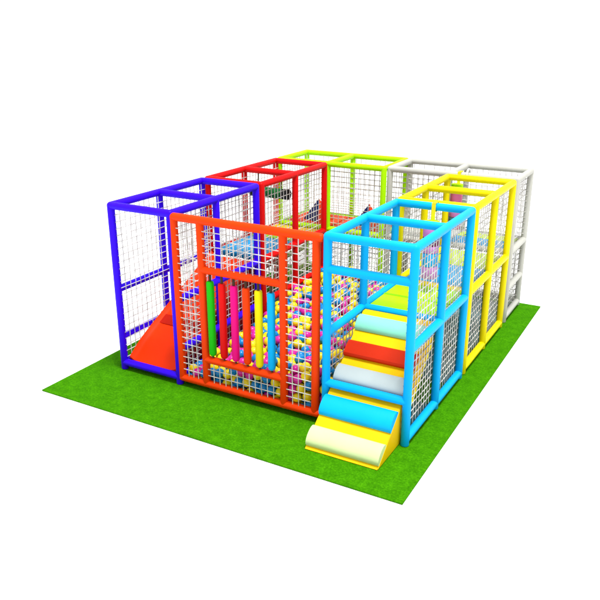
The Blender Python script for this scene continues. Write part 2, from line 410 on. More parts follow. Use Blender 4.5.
# ------------------------------------------------------------------ pyramids
def pyramid(x, y, label):
    t = thing('pyramid_block', label, 'foam pyramid', (x, y, 1.22), 'two foam pyramids on the back decks')
    z0, z1, h = 1.2185, 1.61, .20
    ca, sa = math.cos(R(-22)), math.sin(R(-22)); c = [(a * ca - q * sa, a * sa + q * ca) for a, q in ((-h, -h), (h, -h), (h, h), (-h, h))]; ap = Vector((x, y, z1))
    for nm, idx, mt in (('blue_side', (0, 3), 'navy'), ('red_side', (1, 2), 'deckred')):
        bm = bmesh.new()
        # two faces of each colour as a half pyramid split on the diagonal
        P = [Vector((x + a, y + b2, z0)) for a, b2 in c]
        tri = [P[3], P[0], P[1]] if nm == 'blue_side' else [P[1], P[2], P[3]]
        v = [bm.verts.new(p) for p in tri] + [bm.verts.new(ap)]
        bm.faces.new((v[0], v[1], v[2]))
        for i in range(3): bm.faces.new((v[i], v[(i + 1) % 3], v[3]))
        obj(nm, bm, mt, t, smooth=False)
    return t
pyramid(.76, 4.82, 'red and navy foam pyramid on the corner deck seen through the red frame')
pyramid(1.77, 4.84, 'red and navy foam pyramid on the deck next to the white frame')

# ------------------------------------------------------------------ roller in red frame
t = thing('foam_roller', 'dark green foam roller with black ends hanging across the red frame', 'roller', (.75, 3.0, 1.95))
obj('roll_body', tube(bmesh.new(), (.46, 3.10, 2.02), (.985, 3.10, 2.02), .085, cap='flat', n=32), 'darkgreen', t)
obj('end_cap', tube(bmesh.new(), (.38, 3.10, 2.02), (.459, 3.10, 2.02), .087, cap='flat', n=32), 'black', t)
obj('end_cap', tube(bmesh.new(), (.986, 3.10, 2.02), (1.115, 3.10, 2.02), .087, cap='flat', n=32), 'black', t)
for x in (.5, .95): obj('cord', tube(bmesh.new(), (x, 3.13, 2.09), (x, 3.15, 2.31), .010, n=8, cap='flat'), 'cord', t)

# ------------------------------------------------------------------ hanging bags
def bag(x, y, r, ztop, segs, label, strap_y, ring=None):
    t = thing('hanging_bag', label, 'hanging bag', (x, y, segs[-1][1]), 'long padded bags hanging from the top rails')
    for i, (mk, z0, z1) in enumerate([(s[0], s[1], s[2]) for s in segs]):
        bm = bmesh.new(); tube(bm, (x, y, z0 + .0008), (x, y, z1 - .0008), r, cap='flat', n=32); obj('segment', bm, mk, t)
    # webbing strap: drops to the bag and loops over the rail(s)
    bm = bmesh.new(); ya, yb = strap_y; w = .026; q = .006
    box(bm, (x - w, ya - q, ztop - .02), (x + w, ya, 2.402 + q)); box(bm, (x - w, ya, 2.402), (x + w, yb, 2.402 + q)); box(bm, (x - w, yb, 2.29), (x + w, yb + q, 2.402 + q))
    box(bm, (x - w, ya, 2.29), (x + w, yb, 2.296))
    obj('strap', bm, 'strap', t, smooth=False)
    if ring:
        rx, ry, rz, rr = ring; bm = bmesh.new(); n = 32
        prev = None; rings = []
        for i in range(n):
            a = 2 * math.pi * i / n; c = Vector((rx, ry + rr * math.cos(a), rz + rr * math.sin(a))); dn = (c - Vector((rx, ry, rz))).normalized()
            rings.append([bm.verts.new(c + dn * .012 * math.cos(2 * math.pi * k / 10) + Vector((1, 0, 0)) * .016 * math.sin(2 * math.pi * k / 10)) for k in range(10)])
        for i in range(n):
            a, b2 = rings[i], rings[(i + 1) % n]
            for k in range(10): bm.faces.new((a[k], a[(k + 1) % 10], b2[(k + 1) % 10], b2[k]))
        obj('ring', bm, 'hook', t)
bag(3.945, 1.90, .105, 2.18, [('lime', 2.135, 2.18), ('lilac', 1.97, 2.135), ('purple', 1.86, 1.97), ('lilac', 1.76, 1.86), ('cyan', 1.58, 1.76), ('lilac', 1.41, 1.58)],
    'long bag with lime top, lilac and light blue sections hanging inside the light blue frame', (1.942, 2.058))
bag(3.53, 4.265, .095, 2.23, [('lime', 2.11, 2.23), ('pink', 1.93, 2.11), ('purple', 1.84, 1.93), ('lilac', 1.70, 1.84), ('teal', 1.63, 1.70), ('pink', 1.50, 1.63)],
    'long pink and purple bag with green top between the yellow and white frames', (4.332, 4.448), ring=(3.66, 4.39, ZT + .02, .085))

# ------------------------------------------------------------------ ball pit
BR = .063
# settled ball centres: x, y, z in millimetres and the colour number, four numbers per ball
BALLS = [
3078,96,516,0,2959,90,195,0,3107,90,250,0,2896,90,304,2,2985,224,547,0,2863,212,504,2,3018,90,338,0,2467,90,215,1,2968,90,454,2,2718,570,469,1,2093,90,205,1,3127,90,401,1,
2342,104,215,1,1787,90,258,1,2295,1133,495,2,2470,969,490,0,2593,90,208,1,1913,90,271,0,2107,1576,521,0,2646,90,329,0,2217,90,226,0,1305,152,190,0,2331,1501,513,0,3016,1241,488,2,
2263,91,343,2,2875,1228,510,2,3220,620,519,1,2238,1626,532,0,3042,907,472,0,2462,1251,507,2,2589,975,415,1,2438,1123,501,1,1414,90,174,2,2441,2485,458,2,2549,1178,453,0,2486,2732,508,0,
2013,90,348,1,2857,593,474,2,1930,2151,457,2,1740,2651,536,1,1623,2350,436,0,2336,1250,517,0,2517,90,353,1,1841,2352,464,1,1305,3350,471,0,1719,701,273,1,1663,90,237,1,2845,94,430,2,
2138,90,358,2,2269,2609,536,1,2164,993,471,2,1545,982,303,1,3309,289,562,1,2391,2584,518,2,1981,164,196,0,2393,2933,545,0,1533,2501,471,0,1658,2481,469,2,2719,90,212,0,1791,628,200,2,
2112,1932,497,1,1443,2176,406,0,1763,90,121,1,2387,90,367,0,2230,3215,536,0,2377,980,403,1,1853,825,297,0,1615,1214,331,2,1550,2624,496,0,1774,912,344,0,1843,2065,426,1,2360,2751,542,2,
2821,1425,494,1,2441,179,438,1,1705,3744,488,0,1305,683,226,0,1786,2202,446,2,2485,794,403,2,1549,289,202,0,2048,574,330,1,2238,3006,540,1,1458,2712,514,2,1897,90,122,0,3137,90,127,1,
2355,2393,470,1,1953,1685,452,1,1944,1062,380,0,1332,2705,478,0,2745,795,430,1,1410,869,176,0,2317,404,395,2,1885,1349,456,2,2833,1684,566,2,2536,1969,527,1,3011,1558,527,0,2837,109,172,2,
1384,1208,290,0,2011,3339,517,2,2731,241,519,1,1406,1808,317,1,1786,2477,490,2,2656,471,423,0,2194,1557,432,0,1880,1945,411,2,2556,690,393,0,1305,277,178,1,1993,3541,478,1,1580,2884,522,0,
1632,2761,520,0,2993,1438,494,0,3191,232,540,2,1538,90,195,1,1306,2969,489,2,2383,2271,454,0,1895,3249,518,1,2119,2915,507,0,2340,749,437,1,2238,3895,456,1,1718,1728,392,0,1415,216,180,2,
1810,2963,537,1,1991,3167,502,1,2118,1342,445,0,2741,1223,509,1,2610,803,409,1,2106,1467,438,2,2264,90,96,0,3230,829,489,0,2143,2642,513,1,2481,2629,435,0,2638,184,421,0,1584,667,180,2,
2962,708,505,0,2888,440,456,0,1416,3711,515,0,1492,1698,287,0,2047,3652,449,0,2583,367,454,0,1757,1973,417,0,2499,1648,562,0,2805,1549,543,0,2366,3228,535,1,2914,1342,474,0,3340,90,402,0,
1981,850,303,0,1407,1474,291,2,1941,3709,486,0,1424,943,286,0,2476,3304,497,2,2399,90,104,1,2368,3992,415,1,1305,2402,380,0,2309,183,422,2,2494,1059,406,0,3013,1024,436,0,2915,1878,525,0,
1979,1167,446,1,1305,3487,446,0,1305,2066,316,2,1305,3236,409,2,2879,1643,456,1,3340,90,276,2,1652,1895,411,1,2242,2199,483,0,2528,90,100,2,2022,90,102,1,1820,1167,314,2,1395,2877,489,0,
2787,1942,532,0,2306,649,369,1,2483,919,375,2,1545,2253,414,0,3091,1346,515,1,1613,1454,296,1,1442,620,183,0,2424,3757,433,0,2180,1751,511,0,3016,1148,396,0,2021,3024,490,1,1311,3941,517,1,
1496,2813,449,1,2679,689,423,1,2782,484,404,0,3335,502,530,0,2654,90,90,0,2666,1325,519,2,1756,3974,503,2,1691,2153,375,2,2411,508,385,0,2487,3649,444,2,2099,800,288,2,2117,3108,500,0,
3039,183,164,1,1915,2722,463,2,2075,2739,559,2,2568,90,468,2,1423,3084,438,0,1720,1387,293,0,2014,1942,419,0,2648,1846,550,2,1503,1393,291,2,1914,2453,481,0,2431,391,449,1,1614,1579,298,0,
1754,3440,502,0,1511,2397,404,1,2360,3623,416,0,2844,1025,462,0,2261,1042,408,0,2064,376,305,0,2966,199,63,0,2234,2754,514,0,2834,197,282,0,2288,526,401,2,1625,177,154,1,1370,1959,303,0,
1515,3945,475,0,2894,1132,421,2,2614,1094,385,2,3220,108,484,2,3117,543,536,1,1732,2404,402,1,2298,3750,422,2,2082,199,83,1,2934,1248,392,1,2426,4116,408,1,1495,3652,436,0,1428,2615,428,1,
1999,1313,417,0,2392,1818,533,2,2019,2236,429,2,1305,935,205,2,1808,1641,401,1,2919,1761,477,2,1807,3669,433,0,3340,107,527,1,2017,970,305,0,3232,116,335,2,2158,832,405,1,1639,3923,481,2,
1423,2058,360,0,3047,184,425,0,1929,4015,390,2,3128,1071,416,0,2280,244,178,0,1732,196,217,0,2773,210,405,0,2790,2088,499,1,1884,3963,512,0,2225,1273,454,2,1558,544,187,2,2449,1496,557,2,
2355,3866,420,2,1413,1068,297,1,2496,3892,400,0,2209,2510,448,0,2109,2416,450,1,1305,807,208,2,1382,1636,290,1,2631,3235,513,0,2028,3771,413,0,2092,3240,482,1,1305,1084,216,2,2598,1733,522,1,
1857,3500,463,0,2087,1672,441,1,2951,310,458,0,1525,807,174,2,2880,1519,434,1,1779,3804,407,2,1672,297,173,0,2252,4022,454,2,2370,857,379,1,1728,1257,297,0,1538,3773,457,0,1931,610,300,2,
2492,593,441,0,2866,813,497,1,1569,3043,494,0,2590,1561,555,2,1680,572,176,0,1616,888,211,2,1889,947,304,2,2719,90,440,2,2332,2552,407,2,2263,915,426,1,2093,1798,431,0,1866,2871,448,0,
2687,900,390,2,1973,2551,429,1,2226,2631,420,2,2141,90,63,0,1965,2349,428,2,2073,924,408,0,2024,2657,474,0,2215,1159,402,1,1979,3900,397,1,2512,2974,536,1,1728,3918,392,1,3118,417,479,0,
1856,179,201,2,1305,90,80,1,2206,198,63,2,3326,234,450,0,1733,4223,534,0,2529,1504,460,1,2668,1107,498,0,2229,2388,472,1,1703,1132,286,0,2065,1049,418,2,2900,218,177,0,2532,254,396,0,
2506,1388,502,2,1532,2019,310,1,2772,90,326,0,2564,3391,475,1,2153,2290,449,1,1430,2303,426,1,1409,742,180,1,2303,1756,468,0,1617,774,265,2,2527,195,180,2,3230,90,212,0,1995,4038,495,0,
3049,624,467,0,2080,181,292,0,2653,198,173,1,2109,674,284,0,3098,293,465,1,3016,1690,518,0,1318,566,180,0,3029,90,63,1,2534,2857,434,1,1405,2469,421,1,2138,1042,314,0,3023,1342,407,0,
1306,418,168,1,2102,3887,424,0,2411,2842,459,0,1708,202,63,0,2448,1203,383,0,1728,332,63,1,2926,532,377,0,1881,3377,474,1,1852,1462,410,0,2839,1896,427,1,2717,1019,422,0,2438,1711,467,0,
2195,399,361,2,1541,2704,396,1,2800,1777,440,2,2354,3024,465,1,2664,1209,411,0,1569,3274,505,0,1425,3748,395,0,1993,481,266,2,2832,340,402,2,1917,1569,417,0,2321,197,297,1,1650,90,63,1,
3339,395,463,1,2481,2312,382,0,3175,205,418,1,1666,1015,316,2,2710,356,430,0,2462,191,63,2,2974,190,275,0,1675,4036,429,1,2603,575,375,0,2768,1133,414,0,1843,700,293,2,2467,2976,415,1,
2903,90,66,0,1672,2693,422,1,2130,366,173,0,3221,237,305,2,1753,385,212,1,1640,3146,507,2,2588,194,63,0,1698,2278,360,0,2404,220,172,1,1818,1332,350,1,1937,1053,254,0,1589,2335,315,2,
2058,264,188,1,2244,838,313,0,2204,3427,439,1,2334,190,63,1,2164,196,185,2,1795,4077,423,0,2660,1986,517,0,2369,1106,397,0,2257,293,388,1,1798,2689,431,2,1517,419,204,1,1489,1570,290,1,
1400,3340,389,0,1559,4219,520,1,1521,859,289,2,2225,1424,435,2,1909,4128,441,2,3014,501,463,1,1887,296,63,1,1844,294,270,0,2428,682,377,0,2706,2340,480,0,1524,1072,177,0,2305,2790,416,1,
1509,947,180,0,2900,302,301,1,1305,738,99,0,3128,833,416,0,2113,2046,418,1,2523,3084,476,1,2154,3772,419,0,1538,3420,386,0,2773,620,367,1,1392,1333,299,0,2343,2673,443,0,1966,1826,411,2,
2412,3150,443,1,2420,1447,432,2,2931,1042,342,2,2217,3665,470,0,3099,205,301,0,1766,1844,392,0,2830,1366,356,1,2769,1576,415,1,1937,2941,543,2,2113,2797,454,0,1818,3230,421,0,1395,2967,400,1,
2213,583,317,0,2446,180,301,0,2147,3595,390,1,3010,403,383,0,3220,376,541,0,1858,1759,407,1,2518,3528,427,0,2334,1355,447,1,1957,191,63,1,2409,370,169,1,1726,2869,528,1,1497,1267,279,1,
1981,1455,432,0,2913,209,384,2,2450,1327,407,0,1373,2169,293,1,1816,2332,342,0,2686,1643,530,0,2039,1120,317,1,1641,434,184,0,2356,2742,297,1,2041,1565,394,2,2212,1968,428,1,1654,3812,395,1,
1845,2468,377,1,3155,576,420,0,3134,318,347,1,1807,1043,295,0,1703,3583,428,1,2416,1572,449,1,2320,3232,418,1,2129,483,295,0,1616,2825,412,1,1524,90,70,1,1906,542,178,1,2100,1201,430,1,
2292,2618,293,1,1414,151,63,0,2178,2890,398,2,1305,2471,192,1,1851,2575,444,1,1318,2819,406,1,3180,713,436,0,1380,4164,531,1,2344,2940,366,0,2439,2740,392,1,2777,90,63,0,2943,336,187,0,
1427,3205,403,2,1410,347,174,1,3162,200,185,1,1557,4011,376,1,3064,724,388,2,2598,2675,450,0,1799,2190,322,2,2546,3198,427,1,1523,2932,414,0,2574,188,297,1,2778,1686,355,0,1423,3568,377,1,
2199,3293,443,1,2840,199,68,0,1314,3870,412,0,1515,214,104,0,1891,424,218,0,1753,1195,190,0,1401,1012,179,0,3054,1056,315,0,3239,639,352,1,1710,3041,508,0,2348,752,310,0,1908,4230,367,1,
1906,1814,302,2,2092,3480,419,2,2323,1223,394,1,2366,2508,294,2,1777,2953,416,0,2417,2632,290,1,2225,1832,405,0,2347,560,290,2,2934,923,383,1,2541,364,335,0,1612,284,63,0,3028,308,63,0,
1516,3867,376,0,3340,2179,403,0,1305,2582,287,1,2384,3839,212,1,2030,4121,408,0,1725,2579,428,0,3229,2953,63,2,2412,2145,298,0,3231,1501,63,0,1732,3009,312,1,1629,2070,112,1,3239,1605,411,0,
1405,3958,402,0,2811,1329,182,2,1921,4121,174,1,3230,997,63,2,2897,2773,63,1,2366,3038,124,0,2522,1735,211,1,1999,2755,375,1,2460,298,259,0,1436,1640,170,1,1429,2857,349,0,2458,541,63,2,
2707,1463,530,0,2356,1724,358,1,1730,1126,63,0,2918,2653,115,2,1961,3227,304,0,3010,1526,405,2,1500,3830,245,0,3236,1126,308,0,3107,1708,433,0,2160,4014,298,1,1938,3406,63,2,3242,3013,195,1,
2580,3308,371,0,3133,1690,63,0,2063,1259,323,0,2887,3688,291,2,2897,4121,330,1,1414,2703,63,1,2589,4230,293,0,1519,3586,192,0,2086,616,107,2,2910,3151,63,1,2800,3423,220,0,1523,3710,213,0,
1534,3336,176,1,2191,3487,304,0,2907,4229,408,1,3123,1121,229,0,1760,2613,174,0,1732,3902,79,1,2109,2795,328,2,2372,3772,106,0,2896,4017,255,0,1872,3053,473,0,1612,3876,295,1,2861,3897,413,1,
3087,2542,418,2,3340,1843,312,0,3340,1062,63,0,2313,3813,314,0,1731,4230,181,2,3340,1807,432,2,2012,3029,181,1,2513,3078,303,0,2056,3095,83,1,1909,3504,348,0,1525,3912,152,0,3340,2615,188,0,
1643,1977,196,2,2382,2167,85,1,1632,2828,63,1,2649,1884,293,1,3091,3196,203,2,2835,3831,63,2,2509,4030,212,0,1750,2680,63,1,3134,1056,118,0,2329,322,283,2,1829,396,112,2,3275,3642,316,1,
2859,1237,292,0,2909,2244,333,0,1308,1584,201,2,1348,2590,169,0,2649,4148,63,0,2087,4010,400,2,2491,4230,172,1,3046,1249,63,0,3340,3497,340,1,2203,311,260,0,2607,3592,198,1,1887,3338,204,0,
3208,1895,299,0,2767,968,229,0,1967,3839,288,1,2739,2505,354,0,2161,2237,131,0,3303,716,463,0,2581,3274,211,0,2398,1484,63,2,2643,2591,63,0,3237,4073,300,0,1609,3800,190,2,1714,3390,296,2,
2816,1573,179,1,2076,413,63,2,2143,307,63,1,2570,492,285,0,3340,503,176,1,1590,3391,275,0,2768,1615,63,1,2214,410,79,2,2632,3130,312,2,1312,3652,324,0,2568,2759,361,0,2626,1321,303,1,
2876,2127,281,0,2935,1189,63,1,1729,3275,63,1,2778,533,63,0,2954,568,237,1,2111,4216,465,0,1808,4224,291,1,1627,2951,104,2,2819,2313,278,0,1408,1451,63,1,2684,1720,431,2,2025,2524,69,0,
2661,2784,449,1,1424,2142,180,0,2018,2903,179,2,2445,3259,384,2,2768,2620,308,1,2697,523,294,2,1647,2066,286,1,2712,2105,401,0,2004,2086,246,1,1732,1630,107,1,3041,746,177,0,2112,4013,181,2,
2540,1401,354,1,3238,3703,63,2,3004,2840,63,1,2036,2391,257,1,2586,1757,63,0,3340,2517,81,1,2219,1545,212,1,1609,4117,63,1,1305,2709,191,2,2857,824,368,0,1507,3656,63,2,3340,826,284,0,
2175,4122,183,0,2508,3822,197,1,2431,3723,205,1,3042,2125,178,2,1305,1640,88,0,2538,2956,290,1,1682,4229,297,0,2056,3426,311,1,2177,4230,63,1,2299,3355,398,0,2112,3470,207,1,2328,2236,177,2,
1697,3783,63,0,3217,1510,492,0,2814,1498,68,1,3334,3946,205,2,3136,610,274,0,3339,587,295,2,1336,3025,283,1,2124,2971,189,0,2302,4230,63,0,2715,4229,297,1,3011,2204,271,0,3233,2342,333,0,
1409,1324,69,2,2072,1503,63,1,1725,2507,325,0,3133,1570,102,1,3252,4157,208,2,1524,2267,63,0,2076,1966,95,0,2255,2418,239,0,1495,2524,353,1,3340,2719,259,0,2469,3074,63,1,2778,1209,200,0,
2656,911,209,1,2745,2208,285,2,1667,3320,203,2,2195,2508,175,0,3135,1418,422,2,2642,740,63,2,2274,3100,63,0,2995,935,273,1,2641,2427,310,0,1567,4048,541,1,1413,1191,78,0,1597,3267,293,2,
3340,205,328,1,3340,3820,214,2,1412,3206,85,2,1766,2004,185,1,2749,824,63,0,3116,2897,63,0,2462,1113,296,0,2541,2650,304,0,2424,3666,63,1,2378,1288,301,1,1882,1367,173,1,1932,2612,63,2,
1563,2521,63,1,3336,3019,111,0,3340,3767,99,2,2697,3617,63,1,2560,622,63,0,1510,1815,246,0,2204,3891,335,1,2005,1726,344,0,3244,2257,426,0,2828,3008,402,0,2570,2164,194,0,1856,3031,316,1,
3340,1815,63,2,2841,4229,297,2,1305,3993,199,1,2449,2875,342,1,3233,3578,63,0,2766,3726,63,0,2291,2078,301,2,1528,2214,184,0,3105,2796,424,0,2146,2557,63,1,2780,3944,63,1,2658,1433,193,0,
2098,2741,132,1,1310,3214,176,0,2148,516,63,0,2002,3154,181,1,2395,1558,181,1,2548,1019,299,2,1840,1066,76,0,1845,2908,290,2,1305,1891,87,0,2898,890,63,0,2772,310,78,0,3029,1251,310,0,
2090,2281,226,0,1764,2701,310,1,2541,2425,386,2,2476,2771,275,0,3132,3889,339,0,1746,1982,63,0,1521,3016,88,0,2901,2691,339,0,3055,1704,209,0,1938,1178,270,1,1305,2275,286,1,2934,2503,200,1,
2259,2197,63,2,3074,865,204,0,3265,3309,449,1,2123,3097,190,1,1488,4125,98,0,3043,1123,63,2,3036,1813,466,1,1948,924,195,2,2428,4119,175,2,2123,1633,327,0,3004,1076,201,0,2338,3689,312,0,
1480,4028,178,0,2533,3444,63,1,2739,3579,411,1,1305,4054,426,1,2993,3271,177,0,3017,518,117,1,2901,3322,246,0,1511,350,99,1,1616,410,63,0,2537,511,157,0,2946,1671,155,2,3340,4230,280,0,
1921,3153,398,0,1363,4121,63,0,3340,3424,237,2,3340,1638,198,0,3231,1249,63,2,1842,3155,300,0,3018,1875,63,0,2754,3223,186,0,1305,1710,193,0,2302,775,172,0,1305,2206,173,0,3008,3586,63,0,
1905,3798,404,0,2589,2186,414,0,3013,281,353,0,2572,1645,436,2,1305,2642,63,1,1758,1447,188,0,2421,399,323,1,1417,1137,192,1,2270,2291,402,0,2634,2137,307,2,1414,2079,63,1,3340,3694,221,1,
3058,621,177,0,1433,1515,175,1,2258,1251,290,1,1662,3069,187,1,2744,3092,180,2,2104,3347,181,2,2348,2663,189,0,2980,1937,434,0,3338,3438,457,0,3340,1940,80,1,2559,3708,214,1,1515,3952,273,2,
3022,1750,63,1,2714,199,63,0,2293,2076,63,2,1425,3398,176,1,2057,3658,63,2,2429,1607,63,0,2642,1973,63,1,3128,1254,232,0,2848,2501,292,1,1914,3953,281,1,1414,2330,76,1,3000,1651,399,0,
3013,2589,63,1,1684,750,162,2,2501,3921,275,1,2305,2385,128,0,1520,3145,63,0,2365,4230,173,2,2741,1760,193,0,2693,3336,212,2,2607,1499,63,1,2193,2963,294,2,2703,2849,210,0,3120,3730,215,2,
1425,3142,193,2,2143,916,304,1,2845,2572,396,1,1417,3683,151,1,3217,1991,381,1,3340,2459,326,1,2168,2233,314,0,3340,629,177,0,2351,667,217,1,3292,941,302,1,1699,2388,282,2,2159,2599,296,0,
3021,3823,291,2,3227,448,181,2,2037,1013,188,0,1524,2834,175,0,2961,3823,63,0,1851,2523,172,0,2711,3837,82,0,2203,467,190,0,3011,2201,397,2,2266,3352,71,0,2698,3706,410,1,3340,1256,179,2,
2457,606,188,0,1385,4145,385,1,2603,2611,201,0,1839,3085,63,0,2655,3949,63,0,2340,410,63,0,3340,307,63,0,3119,2652,91,1,1524,2893,63,0,2041,1213,82,2,1607,1858,179,0,1659,3444,181,0,
1413,1828,63,0,1305,215,63,2,3340,1237,423,1,1305,3869,241,2,3237,3631,183,0,3340,2369,238,2,1305,2392,63,1,2939,1335,285,0,2925,3623,151,0,1517,3271,63,2,1789,1768,294,2,2241,2050,175,1,
2295,3133,205,2,2402,1364,101,2,3340,4069,228,0,2606,3361,124,2,1731,3737,205,1,2253,3269,317,0,3103,1940,407,1,3247,4048,146,1,2195,1988,305,1,2857,2962,177,0,2304,1899,480,1,2749,1526,295,2,
2812,3341,416,0,2977,2806,308,2,3120,2280,71,2,2042,3109,399,0,1954,3352,310,1,1857,4013,187,2,1984,4230,175,1,2468,3380,174,2,2456,2556,198,0,1603,4013,203,1,3340,4125,350,2,1838,1321,63,1,
2790,3191,302,0,2654,2008,329,0,1660,2442,70,1,1980,3422,412,1,3224,2016,63,1,1434,2453,63,1,3231,320,427,0,1305,2687,357,2,2583,2838,264,0,1305,1205,179,0,2076,3036,290,2,2250,2902,185,0,
1955,3102,285,0,1810,2570,63,2,2767,3095,484,0,2419,4009,63,2,3340,432,63,0,3340,684,63,2,2279,1140,63,0,1417,1263,181,0,2003,524,63,2,3206,817,187,2,2239,4230,188,1,1536,2628,283,2,
2709,1114,305,2,2929,2045,198,1,2936,2356,408,0,3026,4230,185,0,1733,1387,80,0,2127,2171,416,1,1410,3337,63,0,2363,3324,289,0,1684,2566,63,0,1411,4021,293,1,2305,1510,390,1,1898,3589,179,2,
3036,1500,63,2,1491,2760,291,2,2771,4120,326,1,1730,3267,503,1,1953,1009,63,1,3221,4013,410,2,2433,883,152,0,2344,970,187,0,2703,2007,174,0,2161,1175,90,0,2110,3897,63,0,1941,3279,63,1,
1622,2410,185,0,2634,775,285,1,2723,1883,174,1,2289,3519,210,2,3123,1998,297,0,3223,2462,371,0,1899,3083,174,0,2312,2854,63,0,2428,4230,63,0,2113,3580,270,0,2184,1690,181,0,1832,875,183,1,
3230,3811,290,1,1663,3990,312,0,2242,2997,414,0,2835,1114,305,0,2126,1101,194,0,2745,4230,63,1,3119,512,191,0,2428,763,189,1,2757,2332,170,0,2484,3199,63,1,2351,1168,274,1,2209,2793,102,1,
2926,1440,63,2,3047,2001,197,0,2249,887,197,0,3340,2393,63,1,3340,2026,194,1,3125,1902,206,2,1426,3852,466,2,2651,4230,159,1,3016,3902,389,0,2629,3518,100,1,2530,1848,270,0,1842,1446,63,0,
2706,417,63,0,1548,1717,176,0,2250,1095,294,2,2938,773,286,1,2507,2133,63,1,2132,2465,290,0,2756,2421,259,0,2030,2882,406,1,2871,4230,63,2,2445,494,245,2,1305,2332,173,2,3336,3874,327,0,
2669,654,303,1,2637,2374,180,0,2937,1779,252,1,2434,3436,283,1,3339,3598,416,0,2522,296,104,0,2826,2840,185,1,2853,1685,243,1,1305,3783,63,0,2927,3453,251,0,3039,4119,323,0,1411,1061,63,2,
3239,2690,188,0,2927,2401,291,2,3237,3757,177,2,2604,2318,408,0,2924,3795,366,0,3340,841,422,1,1802,4230,63,0,2102,2157,209,2,2761,3682,283,0,3340,4017,63,1,3231,1065,197,0,2230,2095,414,2,
2632,2565,324,0,1363,3259,299,0,2048,3345,63,1,2659,1166,202,0,3230,3246,181,2,2042,3465,102,0,1887,2040,287,0,3186,3619,417,1,2133,932,180,0,2693,4008,351,0,2624,1808,196,2,2362,4013,208,1,
1421,1389,176,0,2621,982,63,2,3137,2195,404,1,2148,1868,63,1,1734,996,74,1,2308,1572,63,0,3038,1581,192,2,2300,3029,283,0,2062,1090,63,1,2433,1923,63,2,2204,1296,174,0,3045,1375,63,2,
2517,4129,317,1,2294,4008,63,0,2032,2788,229,0,2276,2974,63,0,1305,2962,178,1,1404,4036,559,1,1411,1577,63,0,2813,2091,176,0,2234,3587,119,2,1765,3513,231,0,2536,3425,356,1,2506,1282,304,2,
1544,2391,63,1,2137,2846,191,0,2604,2918,169,2,2273,3581,318,1,2958,4029,146,0,1625,1450,63,1,1870,504,63,0,2474,1833,148,0,1688,2711,210,0,1608,3015,287,0,3116,2067,402,1,3340,1057,290,1,
2528,2006,105,2,1629,2705,90,0,2549,1104,206,0,2862,769,63,0,3340,4000,333,0,1647,2317,63,0,2347,2286,63,0,2654,453,200,2,3050,2553,192,1,1786,2445,63,0,1518,1513,81,1,2392,2782,174,0,
2101,1345,239,1,3237,3939,286,1,3046,403,159,2,3061,293,220,0,1952,411,84,2,3340,3139,63,1,1572,3630,298,2,1324,3611,443,1,2642,1620,63,0,2014,303,63,1,1780,2126,214,1,1977,2281,282,1,
3285,1433,413,0,3029,1824,179,1,1495,4112,332,1,2007,1658,149,1,3233,1319,203,1,2774,4230,185,1,2771,654,229,0,3035,2260,162,0,1533,2078,194,0,2109,3693,172,1,1929,797,201,0,1768,2068,325,0,
1629,805,63,1,1415,2205,63,1,1732,458,63,0,2707,3910,185,2,2588,293,230,0,2882,1140,184,1,1415,486,172,0,2360,1623,283,1,3340,1509,177,0,2429,1167,175,0,2834,542,290,1,2739,1982,418,1,
3233,2113,407,0,1408,2399,197,0,2610,1360,101,0,2853,2022,78,1,3340,3748,335,0,2746,3486,315,0,2312,2397,349,0,2846,712,425,1,3071,3541,292,1,2316,2542,182,0,3231,1375,63,1,1735,2116,63,1,
2748,2873,419,1,3238,1775,341,0,1633,1009,179,0,2125,1746,85,1,2379,3500,389,0,1305,1766,80,2,1916,2828,176,2,2584,405,106,0,1414,2017,177,1,2342,3892,63,1,3047,3633,181,2,3054,4210,415,0,
1858,3899,63,0,3032,3767,425,2,1427,4230,63,1,1866,2712,100,1,2633,861,96,0,1850,4230,487,0,3230,3735,395,0,1828,3589,63,1,1569,2126,398,0,1836,1440,287,0,2531,3954,63,1,1500,4230,408,0,
1972,648,63,0,3119,469,364,2,2957,954,154,1,2589,889,313,0,1306,2081,191,1,3044,1870,296,2,1903,1686,84,2,2398,1098,65,1,3112,198,63,1,3233,1193,201,1,2206,930,63,1,2997,4230,63,1,
2163,3161,80,2,2610,1234,63,0,2888,2919,291,2,2238,4121,73,0,3020,468,275,2,3121,435,63,2,2301,4230,297,0,1993,1537,181,2,2564,1554,350,1,2905,428,308,0,3126,1820,378,0,3340,2062,450,0,
3340,4143,63,2,1535,1330,174,2,1459,4062,449,1,2946,2106,63,2,1524,2641,63,2,2554,4230,63,0,2414,2967,264,0,2230,807,63,0,2283,370,176,0,1643,1825,63,1,2584,3126,86,1,1512,3527,81,0,
1605,4230,177,1,2348,2137,408,0,3340,1002,175,0,3230,745,63,1,1925,2391,316,2,2373,4230,403,1,2764,2740,256,1,2396,3427,63,1,3340,2292,138,0,2251,1928,210,0,3037,1747,326,2,2626,3041,184,1,
3218,328,217,0,2730,940,110,0,3043,568,348,0,2728,1247,309,1,1305,864,91,0,1496,2139,297,1,2463,3687,322,0,2734,2059,63,0,2770,3909,314,1,3230,3078,63,1,1529,3057,376,2,3150,3640,298,2,
1305,3897,118,1,1985,1886,63,0,3016,674,283,1,2270,2760,207,0,3031,3165,310,0,2045,4009,74,0,3126,1814,99,0,3154,4133,373,1,2144,577,212,2,2735,3237,406,1,1943,2137,63,0,3340,2092,313,0,
1827,1912,287,0,3340,2190,221,0,3056,1435,317,2,3007,2470,103,2,1573,3763,75,1,2015,766,63,2,2302,4121,181,0,2900,2748,227,2,2577,3699,373,2,1535,3747,333,1,2808,4121,63,1,3058,3622,424,1,
1624,1949,63,0,1984,3899,63,1,2903,2411,63,1,1693,2944,211,1,2982,626,63,1,2832,4026,142,2,2648,1453,317,2,1543,2875,297,0,2807,2216,175,0,3024,2481,293,0,2639,4207,407,1,3249,4230,63,0,
